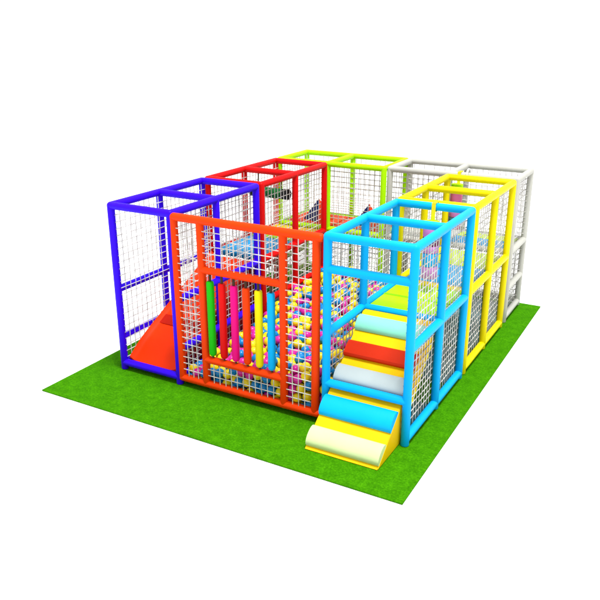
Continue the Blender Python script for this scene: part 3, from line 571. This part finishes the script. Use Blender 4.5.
2307,1631,427,2,3232,1963,177,0,1305,3597,210,2,2482,1945,206,0,2652,1542,447,0,2024,3568,358,2,2270,1900,63,1,2236,3027,173,1,3131,4017,104,0,3122,2449,191,1,1419,3016,186,2,2191,2359,331,0,
2992,3518,389,1,3151,3385,470,2,2798,3095,67,2,1411,801,63,1,1989,2196,170,2,2712,4124,211,0,1305,1327,209,0,2651,2728,202,1,2342,2863,266,2,2255,1716,282,1,2377,3292,63,2,2934,1314,63,0,
1965,2976,286,0,2450,3932,158,1,2285,4005,311,2,3338,3103,373,1,1832,1816,179,0,1677,4230,63,1,1846,2959,63,0,1616,3681,416,1,1414,2773,176,1,2521,1823,478,2,3144,2520,292,1,2626,1418,444,2,
3340,936,63,0,1834,3339,90,2,3315,587,438,0,2804,3028,271,0,2228,714,295,0,3013,3079,63,0,2398,794,63,2,1797,3913,233,0,2643,3498,426,2,2766,302,296,1,1527,1202,174,0,1937,2968,408,2,
2469,2255,63,1,2270,3226,63,0,2770,1817,556,1,3340,1187,74,0,2492,2489,63,0,3221,1752,464,2,2770,4018,252,2,2700,3174,63,1,3119,2526,91,2,1517,2339,175,1,3340,1453,295,1,2881,2006,471,0,
3123,2396,305,0,1828,3731,63,0,2378,3920,308,0,2691,624,63,1,3231,2577,63,1,1520,3295,390,0,1405,935,63,1,2643,283,343,2,1730,1260,84,0,1968,1575,63,0,2775,229,175,0,2403,301,63,1,
2711,3298,93,0,3338,1681,425,2,1879,3464,208,0,3022,872,63,0,2934,4121,63,0,2349,2113,194,0,2619,2092,103,0,3060,4117,66,0,2946,830,171,1,2380,2004,249,1,2237,2723,334,1,2097,2554,405,1,
2963,3905,181,1,1935,3788,96,0,1412,1702,63,1,1517,3402,63,1,2103,1595,200,0,2718,804,188,0,2441,3811,320,2,2368,1877,199,2,2761,2073,289,2,3192,3126,173,1,3140,2325,187,0,1305,3391,324,1,
1731,3149,63,1,1672,3909,189,2,2964,2603,422,0,3231,370,63,0,2879,3212,170,2,2152,3196,378,0,3231,1174,424,1,3128,1323,340,2,1923,1225,148,1,1305,2017,83,1,2190,1537,89,2,1414,2268,185,2,
3133,1251,443,0,2443,4028,320,0,3340,1128,185,0,2240,3120,446,2,1305,3723,207,2,1735,829,249,0,2654,3134,440,0,1412,1953,63,1,2406,3489,173,2,2277,302,63,2,3045,830,322,2,2627,515,63,0,
1950,1932,307,1,2501,1171,72,2,1451,2547,237,2,2912,1404,183,0,3211,941,206,0,3132,2264,298,1,2462,3251,176,0,2038,2548,284,2,2285,1386,63,1,2659,405,316,1,2563,818,191,1,1623,3470,63,0,
2893,2899,63,0,2346,479,169,2,3340,90,150,2,1430,4015,63,1,2735,1641,246,2,3134,3313,230,2,1905,2487,63,1,1524,736,63,2,2463,2188,405,2,1406,3463,63,1,2455,2701,63,2,3141,3549,182,0,
2058,4230,350,2,1466,2981,297,0,1994,3405,202,0,3123,742,272,1,1534,3210,176,0,2053,2647,63,2,3340,327,357,0,2235,4229,442,1,2938,674,171,2,1797,3016,205,1,3153,2060,164,1,1743,1070,175,2,
2847,3539,204,1,1519,1125,63,0,1519,867,63,2,1643,2828,217,1,1625,1324,63,1,2932,2231,63,0,3229,1254,311,2,3231,244,63,0,1981,2074,369,0,3086,3908,224,0,2553,1884,63,0,2893,1602,63,2,
2648,4016,222,1,3073,1590,317,0,2779,3802,419,0,1863,1932,63,1,2256,3800,63,2,2531,473,403,0,1648,3333,387,1,1742,2827,410,0,2978,1977,300,0,2182,3080,341,2,3340,3516,88,1,3019,3215,68,0,
2670,1622,352,1,3123,3637,81,0,2832,997,63,1,2574,4141,205,1,1669,1807,306,0,2545,2352,279,1,2696,2131,198,0,1989,2321,163,2,2298,3733,200,0,3222,2352,63,1,1471,3346,285,1,3248,721,256,1,
2970,1519,278,0,2111,848,63,2,2129,1909,233,0,3065,2616,317,2,3229,573,198,1,1625,1057,63,1,2919,3039,320,1,1305,2767,77,0,2234,4119,294,2,2511,4230,392,1,2417,1682,167,1,3015,3511,183,2,
1778,3111,412,0,3340,2970,326,0,2243,1598,323,1,1522,2140,82,1,3118,2668,216,0,2135,1295,63,2,2706,2619,418,1,2297,3681,63,1,1313,1454,206,0,2727,2967,173,2,2457,1650,358,2,1563,2716,197,2,
2434,2825,63,0,1848,1000,183,1,3340,2894,63,2,2901,3024,77,1,2099,1228,193,0,1637,2020,403,1,2592,2503,138,0,2578,1301,421,0,1847,941,63,2,2520,2095,341,2,3339,1322,296,1,1693,1766,169,1,
2825,2417,382,1,2212,3646,229,0,3152,4230,185,0,2857,2617,219,1,3340,755,177,1,2621,3500,301,0,2870,3087,181,0,2062,1994,315,0,1305,3017,63,2,3084,3211,415,1,1728,3401,63,0,1885,1808,63,1,
2557,2347,63,0,2546,966,177,1,2398,3062,354,0,1940,3531,69,2,3136,1184,121,0,1994,2398,63,1,2424,1903,309,1,3250,1977,502,0,1410,2652,293,0,3232,621,81,1,3288,199,186,0,2707,2230,405,0,
2896,3515,91,0,2373,3163,110,1,2529,3203,302,1,3139,307,122,0,1479,4230,178,0,2056,3784,63,2,2821,1370,63,1,3240,3505,416,1,1412,3743,269,2,1554,3996,63,0,2724,2345,355,0,2540,2284,171,1,
3126,1380,228,0,1993,272,296,1,1810,2441,259,1,3082,3070,198,0,1305,613,63,2,1998,3280,194,1,2399,3570,282,2,1992,3647,244,0,2860,3456,358,1,2466,415,63,0,2642,1685,173,0,3228,520,312,0,
1763,1859,82,0,2298,1388,331,2,2821,870,161,1,2262,963,310,1,2364,4121,63,0,2504,3010,171,0,1414,2955,63,0,1400,2353,314,1,2017,593,210,1,1305,4230,87,0,3237,3828,63,2,1861,4119,63,2,
2292,2900,478,0,2586,2549,440,1,1305,1389,99,1,2074,2910,292,1,3002,2723,408,1,3230,2703,63,1,2954,1153,287,0,2277,3903,233,2,2353,3622,177,1,1417,1765,177,1,2191,3176,260,0,3208,3881,174,1,
2258,3477,63,0,1818,2587,300,0,1556,3176,407,0,1786,504,168,0,1711,2497,171,1,1426,3455,433,0,1963,1309,63,2,1800,280,152,1,1736,584,63,2,2970,803,419,2,1858,1126,188,2,2129,3547,63,2,
3230,3453,63,0,1653,1652,203,2,2620,2925,494,0,2708,191,286,0,3005,3460,63,1,2094,1627,63,0,2627,2913,369,2,2567,2995,63,2,3162,2786,220,1,2682,3460,198,0,3238,3888,407,1,1624,3211,88,0,
2900,4230,185,1,2632,2263,298,0,2224,3909,118,0,2967,4229,298,0,2177,1050,91,2,3232,3203,63,2,2060,2967,63,0,2671,994,307,2,1846,2057,63,0,1717,3134,304,0,1521,612,85,1,2114,2679,389,1,
1676,4111,530,0,3336,1102,410,0,2782,1452,180,1,2245,2506,328,2,1736,2790,124,2,2807,2624,63,0,2792,1806,317,0,2642,4118,316,0,2416,2047,63,0,2295,2204,315,0,2785,3317,296,0,1448,3768,63,1,
1305,3662,97,0,2043,844,177,1,2778,2394,63,0,1985,4225,467,1,2593,1191,306,1,3340,3357,360,0,1504,2421,280,1,1917,667,189,2,3218,4222,310,0,3038,3339,63,0,1648,1388,173,0,2600,2057,432,2,
3329,4230,418,0,1305,3522,109,2,1305,3460,219,1,2588,4052,117,0,2700,1540,141,0,2897,311,63,0,3078,2896,184,0,1633,2284,189,0,1902,2250,384,0,3127,3762,63,2,2462,1738,63,2,3340,1196,294,2,
2690,3785,298,1,3135,2331,412,2,2338,1694,63,1,3013,2093,332,0,1407,413,63,1,1624,1195,63,2,1931,3660,63,0,2114,2436,63,2,1621,4110,322,0,2447,678,63,0,3233,1873,421,2,1571,4120,437,2,
2127,1895,358,2,3235,2771,321,0,2934,1065,97,0,2532,1972,319,1,2163,1417,63,1,1661,2906,327,1,2361,2478,63,2,3029,3291,297,0,1933,2625,335,2,2053,3577,159,1,1517,993,63,1,2199,198,328,1,
1305,1515,96,2,2659,3618,321,0,2310,2725,71,2,2522,399,216,1,2447,1530,312,0,2310,1951,340,1,2046,2179,320,1,1646,2955,442,1,1417,2735,389,0,1519,2014,86,1,3340,2191,63,0,1735,3022,95,1,
2486,2887,199,1,2087,2313,63,1,1615,2452,354,1,1552,4230,63,2,1975,4164,282,0,3315,879,172,1,2211,625,63,0,2519,3140,193,0,2362,1037,292,1,2855,3149,402,2,3255,3496,179,0,3291,2805,181,0,
3238,3020,379,1,1610,1328,278,2,3035,998,63,0,2707,1861,439,0,2875,1904,307,1,3017,1624,63,2,2830,1708,121,0,2681,3352,449,2,3029,3670,312,0,2931,1525,155,0,3340,1710,302,0,3153,1626,213,2,
1792,4003,321,1,2741,3090,360,0,2780,428,291,1,3030,4018,249,2,2816,2173,382,1,2781,2840,66,0,3143,3438,242,2,2977,3106,410,1,1801,2767,530,1,2889,1902,63,0,3340,1313,63,1,3340,3569,236,0,
2102,2607,177,1,1305,2517,75,0,1851,626,89,0,3340,3895,90,1,1307,3147,293,1,3217,3533,293,1,3340,1939,422,0,2412,969,63,1,1627,3078,63,1,1952,2892,73,1,1627,931,63,0,1426,3273,191,0,
1431,3103,313,1,3026,3963,63,0,3124,1940,85,2,2482,3608,196,0,2901,1716,356,0,2546,1480,249,1,3251,2279,226,0,2155,3805,138,2,1740,1651,294,2,3253,1559,253,2,2606,1808,384,0,3230,1123,63,1,
2821,3681,398,0,1711,3605,304,1,2946,3677,407,2,3264,2117,151,1,2983,3141,168,1,2023,2454,365,1,2076,3684,330,1,1413,676,73,1,2822,3323,148,1,1655,1518,174,1,2222,1412,220,1,3086,942,359,0,
2523,780,63,0,3340,1774,182,2,2899,2537,63,0,3181,1013,305,0,3340,3070,250,2,1520,1953,204,0,1648,3497,313,0,2411,282,374,2,3133,3398,121,0,2764,711,116,2,3242,2177,299,0,2825,1964,186,0,
2581,3396,242,0,2873,2891,413,0,1305,2836,182,0,2446,1043,170,2,1305,3143,63,1,2071,3288,297,0,1622,3337,86,1,1865,2334,221,2,2298,1638,172,0,2662,2687,320,0,2300,1833,295,0,2347,3351,514,0,
2952,1830,374,0,2755,3791,190,2,2640,3729,63,0,1753,2280,246,0,3130,3264,105,0,3340,181,63,0,2827,3582,321,1,2659,2447,433,1,2714,4050,109,2,1517,1260,63,1,1749,4191,397,0,2397,2445,189,2,
2566,3807,308,1,1549,4126,219,0,1673,4015,99,0,2967,1645,277,0,2699,3420,63,0,2039,2674,287,0,2223,3414,190,0,1723,3260,298,2,2757,3519,116,1,2173,3705,63,0,2533,1651,118,1,2775,472,173,0,
3127,3465,375,1,1802,3822,146,1,2121,2033,211,2,1306,4092,298,1,2336,1980,134,1,2570,1690,319,1,1415,2578,63,0,2920,3295,63,1,3143,2199,191,0,2924,3396,138,0,3230,1875,63,2,1724,1513,304,0,
1609,1700,334,0,1305,4226,444,0,3236,1752,97,2,2109,2995,404,1,2080,1508,288,2,2517,3743,99,1,1666,2609,280,1,2707,2991,430,1,2347,3566,63,0,3340,1900,199,1,1967,1434,63,2,2247,1778,85,1,
3253,3293,296,2,1580,1102,286,2,1629,4229,412,2,2159,3286,63,1,1883,1684,309,1,3340,2768,63,2,2873,903,271,0,2335,1491,269,0,2816,990,343,2,2471,3551,84,0,1305,3777,328,0,2172,3363,293,2,
1347,2784,288,0,2329,1247,173,0,3193,1504,350,1,3340,3178,183,0,3340,558,63,0,2145,2381,173,0,2914,3900,298,2,2811,2723,140,0,2587,3842,63,0,2580,605,229,1,2105,4127,293,0,2476,1927,424,1,
2420,2322,181,0,3119,3513,63,1,2746,1453,397,0,1808,751,183,1,1679,3204,402,0,2691,2304,63,2,2480,2066,469,2,3340,3393,63,2,2949,2866,176,1,2763,1936,63,1,2110,4230,179,1,2952,3227,385,1,
2912,3422,468,2,2849,575,168,0,2864,1587,321,1,2642,3166,192,0,3127,405,256,0,2846,754,202,2,2536,700,159,0,2488,589,316,2,3121,3020,90,2,3140,3331,356,0,2968,4014,358,1,2461,3850,63,0,
1728,3826,294,0,2728,3575,226,2,2826,1247,88,1,2631,3803,174,2,1879,2642,204,1,2788,2970,63,0,1592,3141,291,2,2656,2425,63,2,3122,802,94,1,1456,2655,172,2,2449,2199,187,1,2707,1333,399,0,
3340,973,414,0,2389,1238,63,0,1423,4128,228,2,1988,1418,222,0,3230,3328,63,2,2471,2075,197,0,1635,2192,63,1,2109,3222,176,0,2215,3289,176,1,2088,3807,308,0,2307,707,63,2,1521,1641,63,0,
2148,1777,319,1,1904,1242,373,1,3021,2322,314,2,1983,3522,249,0,1652,3077,395,2,1739,958,232,1,2360,864,253,1,2681,3049,63,0,2161,801,169,0,1600,2210,309,1,1849,3802,264,1,2777,738,322,2,
2216,3691,346,0,1631,670,63,2,1733,2216,139,1,2070,966,76,1,3126,1177,342,0,2060,1375,124,0,3340,2837,303,0,2321,889,93,0,2327,1094,174,1,3340,1383,186,2,2337,3256,186,0,2904,3936,63,1,
1935,1373,327,2,1801,3159,526,1,2310,3437,303,1,1354,4230,203,2,1921,4008,63,2,1544,1457,191,0,1305,2892,63,1,3340,1438,72,0,3138,1312,121,0,3048,2423,402,0,2069,3162,288,0,2736,1375,273,0,
2987,752,63,0,2181,1340,336,2,2864,2396,182,1,2816,3682,170,2,2532,3493,179,1,2825,2295,412,0,3120,2777,101,0,3340,485,369,0,2204,1697,399,1,1630,3680,155,0,1896,1617,189,1,2252,3543,436,0,
3237,3372,187,1,2951,3574,276,1,1305,4010,63,0,2002,1761,63,0,2920,2240,475,0,2592,2226,63,2,1868,4098,288,1,2166,4114,403,0,2227,1014,200,0,2068,1817,172,0,2430,4223,286,0,1892,3212,200,1,
2654,1036,189,1,3230,469,429,2,2655,3827,411,2,1835,1195,63,0,1585,2517,250,2,3232,3954,63,0,1414,2829,63,1,3241,1036,460,2,2582,3920,173,2,2410,3088,231,1,2674,3383,327,0,1895,744,92,0,
2396,3202,283,1,1595,1908,294,1,3003,2334,63,2,2321,1761,185,0,1627,1575,63,0,1798,1696,191,1,2342,3381,167,0,2965,417,63,0,1743,4115,290,1,1631,1700,79,1,2067,2842,63,1,1909,3706,318,1,
3014,2925,288,2,2182,2677,63,1,2449,953,258,0,2152,3900,220,0,1519,3516,298,0,1956,877,63,1,1777,3624,173,0,2299,4127,403,1,1831,3466,91,2,2761,3455,436,0,1305,3269,63,0,1413,1891,182,1,
2833,420,70,0,2857,1463,280,0,1609,3883,63,2,2900,457,174,1,1786,3140,176,0,2813,2273,63,2,1675,3194,202,1,2056,2192,63,2,2937,2483,387,0,3122,3143,63,0,1510,2465,163,1,1582,3559,401,0,
3238,1316,420,0,3313,1967,302,1,1729,1885,200,0,3338,3641,107,1,2832,3916,204,0,2216,1658,63,1,2710,1428,63,0,2847,2805,325,0,3135,2976,263,2,3187,4122,63,0,3231,395,326,0,2837,4126,219,0,
2193,1999,63,1,2257,1264,63,1,3245,98,63,1,1716,880,135,1,2166,3036,67,1,2744,2515,63,0,1876,3713,179,0,2007,3763,196,1,1655,3724,305,0,3229,2828,63,1,1370,2474,300,0,1781,3269,184,0,
3231,2235,109,0,2570,4015,321,2,1642,3566,206,1,3232,1387,308,2,1310,2904,306,1,1305,3088,176,0,1617,3595,63,0,3090,4120,189,1,3169,1671,330,2,3134,1443,119,1,2417,1781,264,0,1749,2826,285,1,
3025,1324,177,1,2386,1835,409,0,1939,2263,63,2,1305,1003,98,0,2993,2853,424,2,1849,2782,361,0,2708,1727,63,2,1305,3962,326,0,2435,2376,63,0,2659,692,183,1,1799,2887,172,2,1802,824,63,0,
1305,1253,63,0,3176,2132,63,2,2212,686,173,1,2202,3791,258,0,2647,306,63,0,2521,3576,311,0,2707,2699,63,2,1629,2745,316,1,2424,3382,397,0,2520,905,63,0,1305,1955,195,1,2822,3613,63,1,
1732,4018,210,1,3340,3302,206,1,1478,1908,342,0,1968,2821,522,2,3340,714,342,1,2489,3321,284,1,2227,2630,184,2,1832,2197,63,0,3154,3215,310,1,1305,340,69,1,1931,279,180,1,3112,4017,346,0,
3038,3349,427,2,1724,3660,63,0,2673,1290,185,1,3203,2895,172,1,2157,2108,312,0,1776,3395,186,0,1619,536,63,1,3123,4230,63,0,2324,2020,450,1,2073,2322,356,1,2549,1360,212,1,2667,3250,301,2,
1537,3085,193,2,2364,1817,63,0,2550,2496,256,0,2860,2022,348,1,3340,414,265,0,3014,2051,475,2,3340,3267,65,0,2428,2393,300,0,2151,2712,243,2,3128,2123,291,0,1519,1889,95,0,3340,3823,442,0,
1797,4010,76,0,1549,1585,180,1,2440,1441,194,1,1987,4119,63,1,2170,4008,63,0,2553,1228,175,0,2729,2633,172,1,3241,793,360,1,3013,2387,199,0,1481,3217,290,1,2268,575,193,0,2473,2681,188,2,
3340,314,189,0,2498,3324,65,1,3236,2907,293,0,2075,1712,241,1,1850,1563,311,0,1918,3615,406,1,2770,1083,176,0,1404,3864,319,0,1841,2832,63,0,3230,2055,263,1,1305,4117,175,1,3224,2581,414,2,
2226,2296,221,2,2715,1302,63,2,1963,2010,63,2,2227,2170,214,0,2868,3249,482,0,1927,4230,63,1,1837,3213,87,1,3232,3413,328,1,2927,3349,366,0,2883,660,287,0,1414,550,63,0,2276,518,63,1,
2159,2120,63,0,2828,1123,63,0,2694,336,176,2,2904,527,63,1,2052,4230,63,0,2939,1912,189,1,1316,3335,210,0,2921,2112,416,1,1735,4119,63,0,1735,1512,63,0,2220,2840,291,1,1909,3882,178,1,
2969,3015,208,1,1875,1493,176,0,3107,2404,63,0,3340,4230,154,0,1927,1738,204,1,1616,2602,163,0,3094,988,217,0,1842,1577,63,1,3125,3887,63,2,1308,1832,223,0,2445,1291,194,0,3340,2929,200,2,
1634,1136,175,1,3123,561,63,0,1945,1134,63,2,2801,907,444,1,2490,4118,65,1,2043,2083,126,0,1305,4217,319,2,1311,3736,446,0,3084,2740,313,0,2006,1134,174,0,1972,2560,177,1,1517,1388,63,1,
1305,2267,63,0,1865,2214,183,1,3191,2571,183,1,1535,3461,186,1,2230,1172,196,0,1413,3080,78,2,3230,871,63,0,2881,1022,228,2,3122,2962,388,0,2035,3884,178,0,2288,449,281,0,2236,2468,63,1,
2661,2250,176,0,2476,2537,349,2,2093,3352,406,0,3129,1505,242,0,1919,2170,288,1,2552,2870,63,1,3129,929,111,0,1773,3505,356,1,3024,3417,321,2,3340,1690,63,2,2693,2519,211,1,2151,1173,294,2,
2238,4013,187,1,2400,2271,295,2,2603,1930,415,0,1832,180,63,0,1540,2957,198,2,1943,2437,183,1,2923,2168,172,2,2047,4121,181,2,1745,2376,166,2,3122,3764,337,0,2836,4012,365,0,2590,2044,227,0,
1904,2956,176,2,2758,1947,292,0,3120,2861,312,2,1957,2853,307,1,2304,1478,147,1,3340,810,63,2,1951,3028,71,0,3340,1589,338,0,1385,3810,164,1,3166,684,168,2,2134,724,63,0,1414,277,63,2,
3226,3195,412,1,1773,2308,63,0,2542,2782,158,2,1993,2684,170,1,2963,4128,223,1,1735,2900,63,2,2571,3623,63,0,2645,3904,295,0,3340,3232,373,0,2677,3004,293,0,3338,1540,454,2,2671,2923,63,1,
2065,720,175,2,2478,833,283,1,2505,1613,237,0,2196,1478,324,0,3340,2631,348,2,2524,2603,103,1,1606,2574,385,2,1780,1570,207,1,2512,1046,63,0,2170,2912,88,1,1957,1497,315,1,2686,3687,173,1,
1711,1958,301,0,1753,1321,191,2,2808,1253,406,1,3340,3949,448,2,3029,1452,187,2,2271,2589,74,0,2982,2978,413,0,2818,3793,299,0,2687,2810,329,0,3173,3091,297,1,2673,1848,63,1,2122,1473,175,1,
2501,1296,63,1,3340,2490,203,2,2766,2727,382,1,1305,3526,327,2,2652,2806,103,2,2508,1422,63,1,1409,3455,290,1,1847,3280,309,1,3137,1788,257,0,3340,1564,63,2,3034,3388,199,2,1858,4230,176,0,
1431,4230,303,1,3340,2642,63,1,3231,496,63,0,2921,1796,122,1,1783,3708,315,2,1306,2576,416,2,1945,3153,63,0,1512,476,91,1,1782,1736,63,1,1977,1294,239,0,3194,2652,314,2,1950,1860,182,2,
2395,2595,95,1,2419,2024,367,1,1305,3074,396,1,3124,3088,414,2,1523,2767,63,1,1960,3284,416,2,3015,3709,86,0,2603,1930,175,0,1305,487,63,1,3118,1581,439,2,2205,1810,211,1,2515,2408,167,2,
2825,3415,63,0,3335,2362,405,0,3124,2671,417,2,1853,3912,384,1,1900,2094,173,0,2030,1837,290,1,1773,3348,403,0,2514,2218,294,1,2891,3718,63,0,3244,1628,117,2,2886,3570,432,2,2009,4044,298,0,
2510,1529,138,2,1487,2265,292,0,3338,2749,392,0,2450,2950,63,0,3206,929,395,2,2176,4230,306,0,2977,3732,215,1,3007,2960,101,1,3162,866,294,0,2837,1840,205,2,2946,2580,299,0,1415,2893,214,1,
3233,2464,120,1,2921,2288,210,2,3038,2778,196,0,1640,2159,201,0,2596,3034,387,1,3094,683,63,0,2692,571,177,1,2909,3158,279,2,2339,1367,211,0,1556,4228,293,0,3026,1198,181,1,3154,4014,227,1,
2057,1398,345,1,2953,654,391,1,2487,1772,368,2,2371,2916,155,1,3051,3812,150,0,3238,1718,229,1,1410,3523,179,0,2856,644,63,0,2613,1113,97,1,1917,2512,280,0,3154,1852,517,1,1305,3396,101,0,
3340,2065,63,0,2974,1988,95,1,2064,3931,305,0,2818,355,187,0,3093,4230,297,1,3077,2054,63,1,3049,2177,63,0,2599,3249,63,0,1927,2735,274,2,1751,709,63,0,1887,1969,181,1,3233,2435,248,0,
3266,2552,284,1,1418,3890,63,0,2071,2483,179,0,2297,1016,79,0,2052,3219,63,1,3232,1447,198,2,2888,2765,441,2,1724,3529,111,1,2812,3230,63,2,2421,1405,313,0,2581,2709,63,0,3231,1837,190,0,
1305,1128,63,1,1305,2141,63,1,1838,3596,292,0,2720,1180,92,2,2212,2330,63,1,1983,3999,183,2,2798,1815,63,1,1838,3406,312,0,1878,2367,100,2,1412,3926,206,0,2992,2662,216,0,1650,3453,431,1,
1991,718,278,1,2504,709,280,0,2294,3146,330,1,2011,1968,203,0,2112,4120,73,2,2626,1577,236,2,1401,3588,63,1,2721,1057,63,0,1820,2753,210,2,1986,1616,284,1,1668,4121,174,1,2880,3803,177,2,
3271,3168,288,0,1854,1269,247,1,2358,602,109,1,3047,3041,325,2,1795,4121,174,2,1524,1767,63,0,2812,2510,169,1,2763,2912,301,0,2827,2148,63,2,2707,2180,82,0,2757,859,294,1,3340,2271,317,0,
2360,4118,293,2,2939,1428,369,1,1641,1261,173,0,2006,379,193,1,2681,1747,303,0,2154,3410,84,2,1418,3618,262,0,3014,2715,63,0,1980,2750,63,0,2068,487,165,1,2916,1261,176,0,
]
balls = [(BALLS[i] / 1000, BALLS[i + 1] / 1000, BALLS[i + 2] / 1000, BALLS[i + 3]) for i in range(0, len(BALLS), 4)]
WORD = ['yellow', 'blue', 'pink']
meshes = []
for k in range(3):
    bm = bmesh.new(); bmesh.ops.create_uvsphere(bm, u_segments=24, v_segments=14, radius=BR)
    me = bpy.data.meshes.new('plastic_ball'); bm.to_mesh(me); bm.free()
    me.polygons.foreach_set('use_smooth', [True] * len(me.polygons)); me.materials.append(BALL[k]); meshes.append(me)
for (x, y, z, k) in balls[:300]:
    o = bpy.data.objects.new('plastic_ball', meshes[k]); C.objects.link(o); o.location = (x, y, z)
    o.rotation_euler = (x * 50, y * 50, z * 50)
    tag(o, '%s plastic ball lying in the ball pit behind the nets' % WORD[k], 'ball', '%s plastic balls in the pit' % WORD[k])
# the rest of the pit
base = bmesh.new(); bmesh.ops.create_uvsphere(base, u_segments=16, v_segments=10, radius=BR)
bv = np.array([v.co[:] for v in base.verts]); bf = [[v.index for v in f.verts] for f in base.faces]; base.free()
rest = balls[300:]
vs = np.concatenate([bv + np.array(p[:3]) for p in rest]); fs = []; mi = []
for i, p in enumerate(rest):
    o_ = i * len(bv); fs += [[q + o_ for q in f] for f in bf]; mi += [p[3]] * len(bf)
me = bpy.data.meshes.new('ball_pit_balls'); me.from_pydata(vs.tolist(), [], fs)
for k in range(3): me.materials.append(BALL[k])
me.polygons.foreach_set('material_index', mi); me.polygons.foreach_set('use_smooth', [True] * len(fs)); me.update()
o = bpy.data.objects.new('ball_pit_balls', me); C.objects.link(o)
tag(o, 'deep mass of yellow, blue and pink plastic balls filling the ball pit', 'balls', kind='stuff')

# ------------------------------------------------------------------ camera, light, world
cam = bpy.data.cameras.new('camera'); cam.sensor_width = 36; cam.sensor_height = 36; cam.lens = 36 * 720.8 / 600
cam.clip_start = .05; cam.clip_end = 1000
co = bpy.data.objects.new('camera', cam); C.objects.link(co)
co.location = (6.906, -6.900, 4.414); co.rotation_euler = (R(69.99), 0, R(29.2))
bpy.context.scene.camera = co

w = bpy.data.worlds.new('World'); bpy.context.scene.world = w; w.use_nodes = True
bg = w.node_tree.nodes['Background']; bg.inputs[0].default_value = (1, 1, 1, 1); bg.inputs[1].default_value = 1.10

def area(name, loc, target, size, power, col=(1, 1, 1)):
    l = bpy.data.lights.new(name, 'AREA'); l.shape = 'DISK'; l.size = size; l.energy = power; l.color = col
    o = bpy.data.objects.new(name, l); C.objects.link(o); o.location = loc
    o.rotation_euler = (Vector(target) - Vector(loc)).to_track_quat('-Z', 'Y').to_euler()
    return o
area('studio_softbox', (8.5, -1.5, 30.0), (2.3, 2.0, .8), 9.0, 15500, (1, .99, .97))

s = bpy.context.scene
s.view_settings.view_transform = 'Standard'; s.view_settings.look = 'None'; s.view_settings.gamma = 1; s.view_settings.exposure = 0
s.render.resolution_x = 1024; s.render.resolution_y = 1024
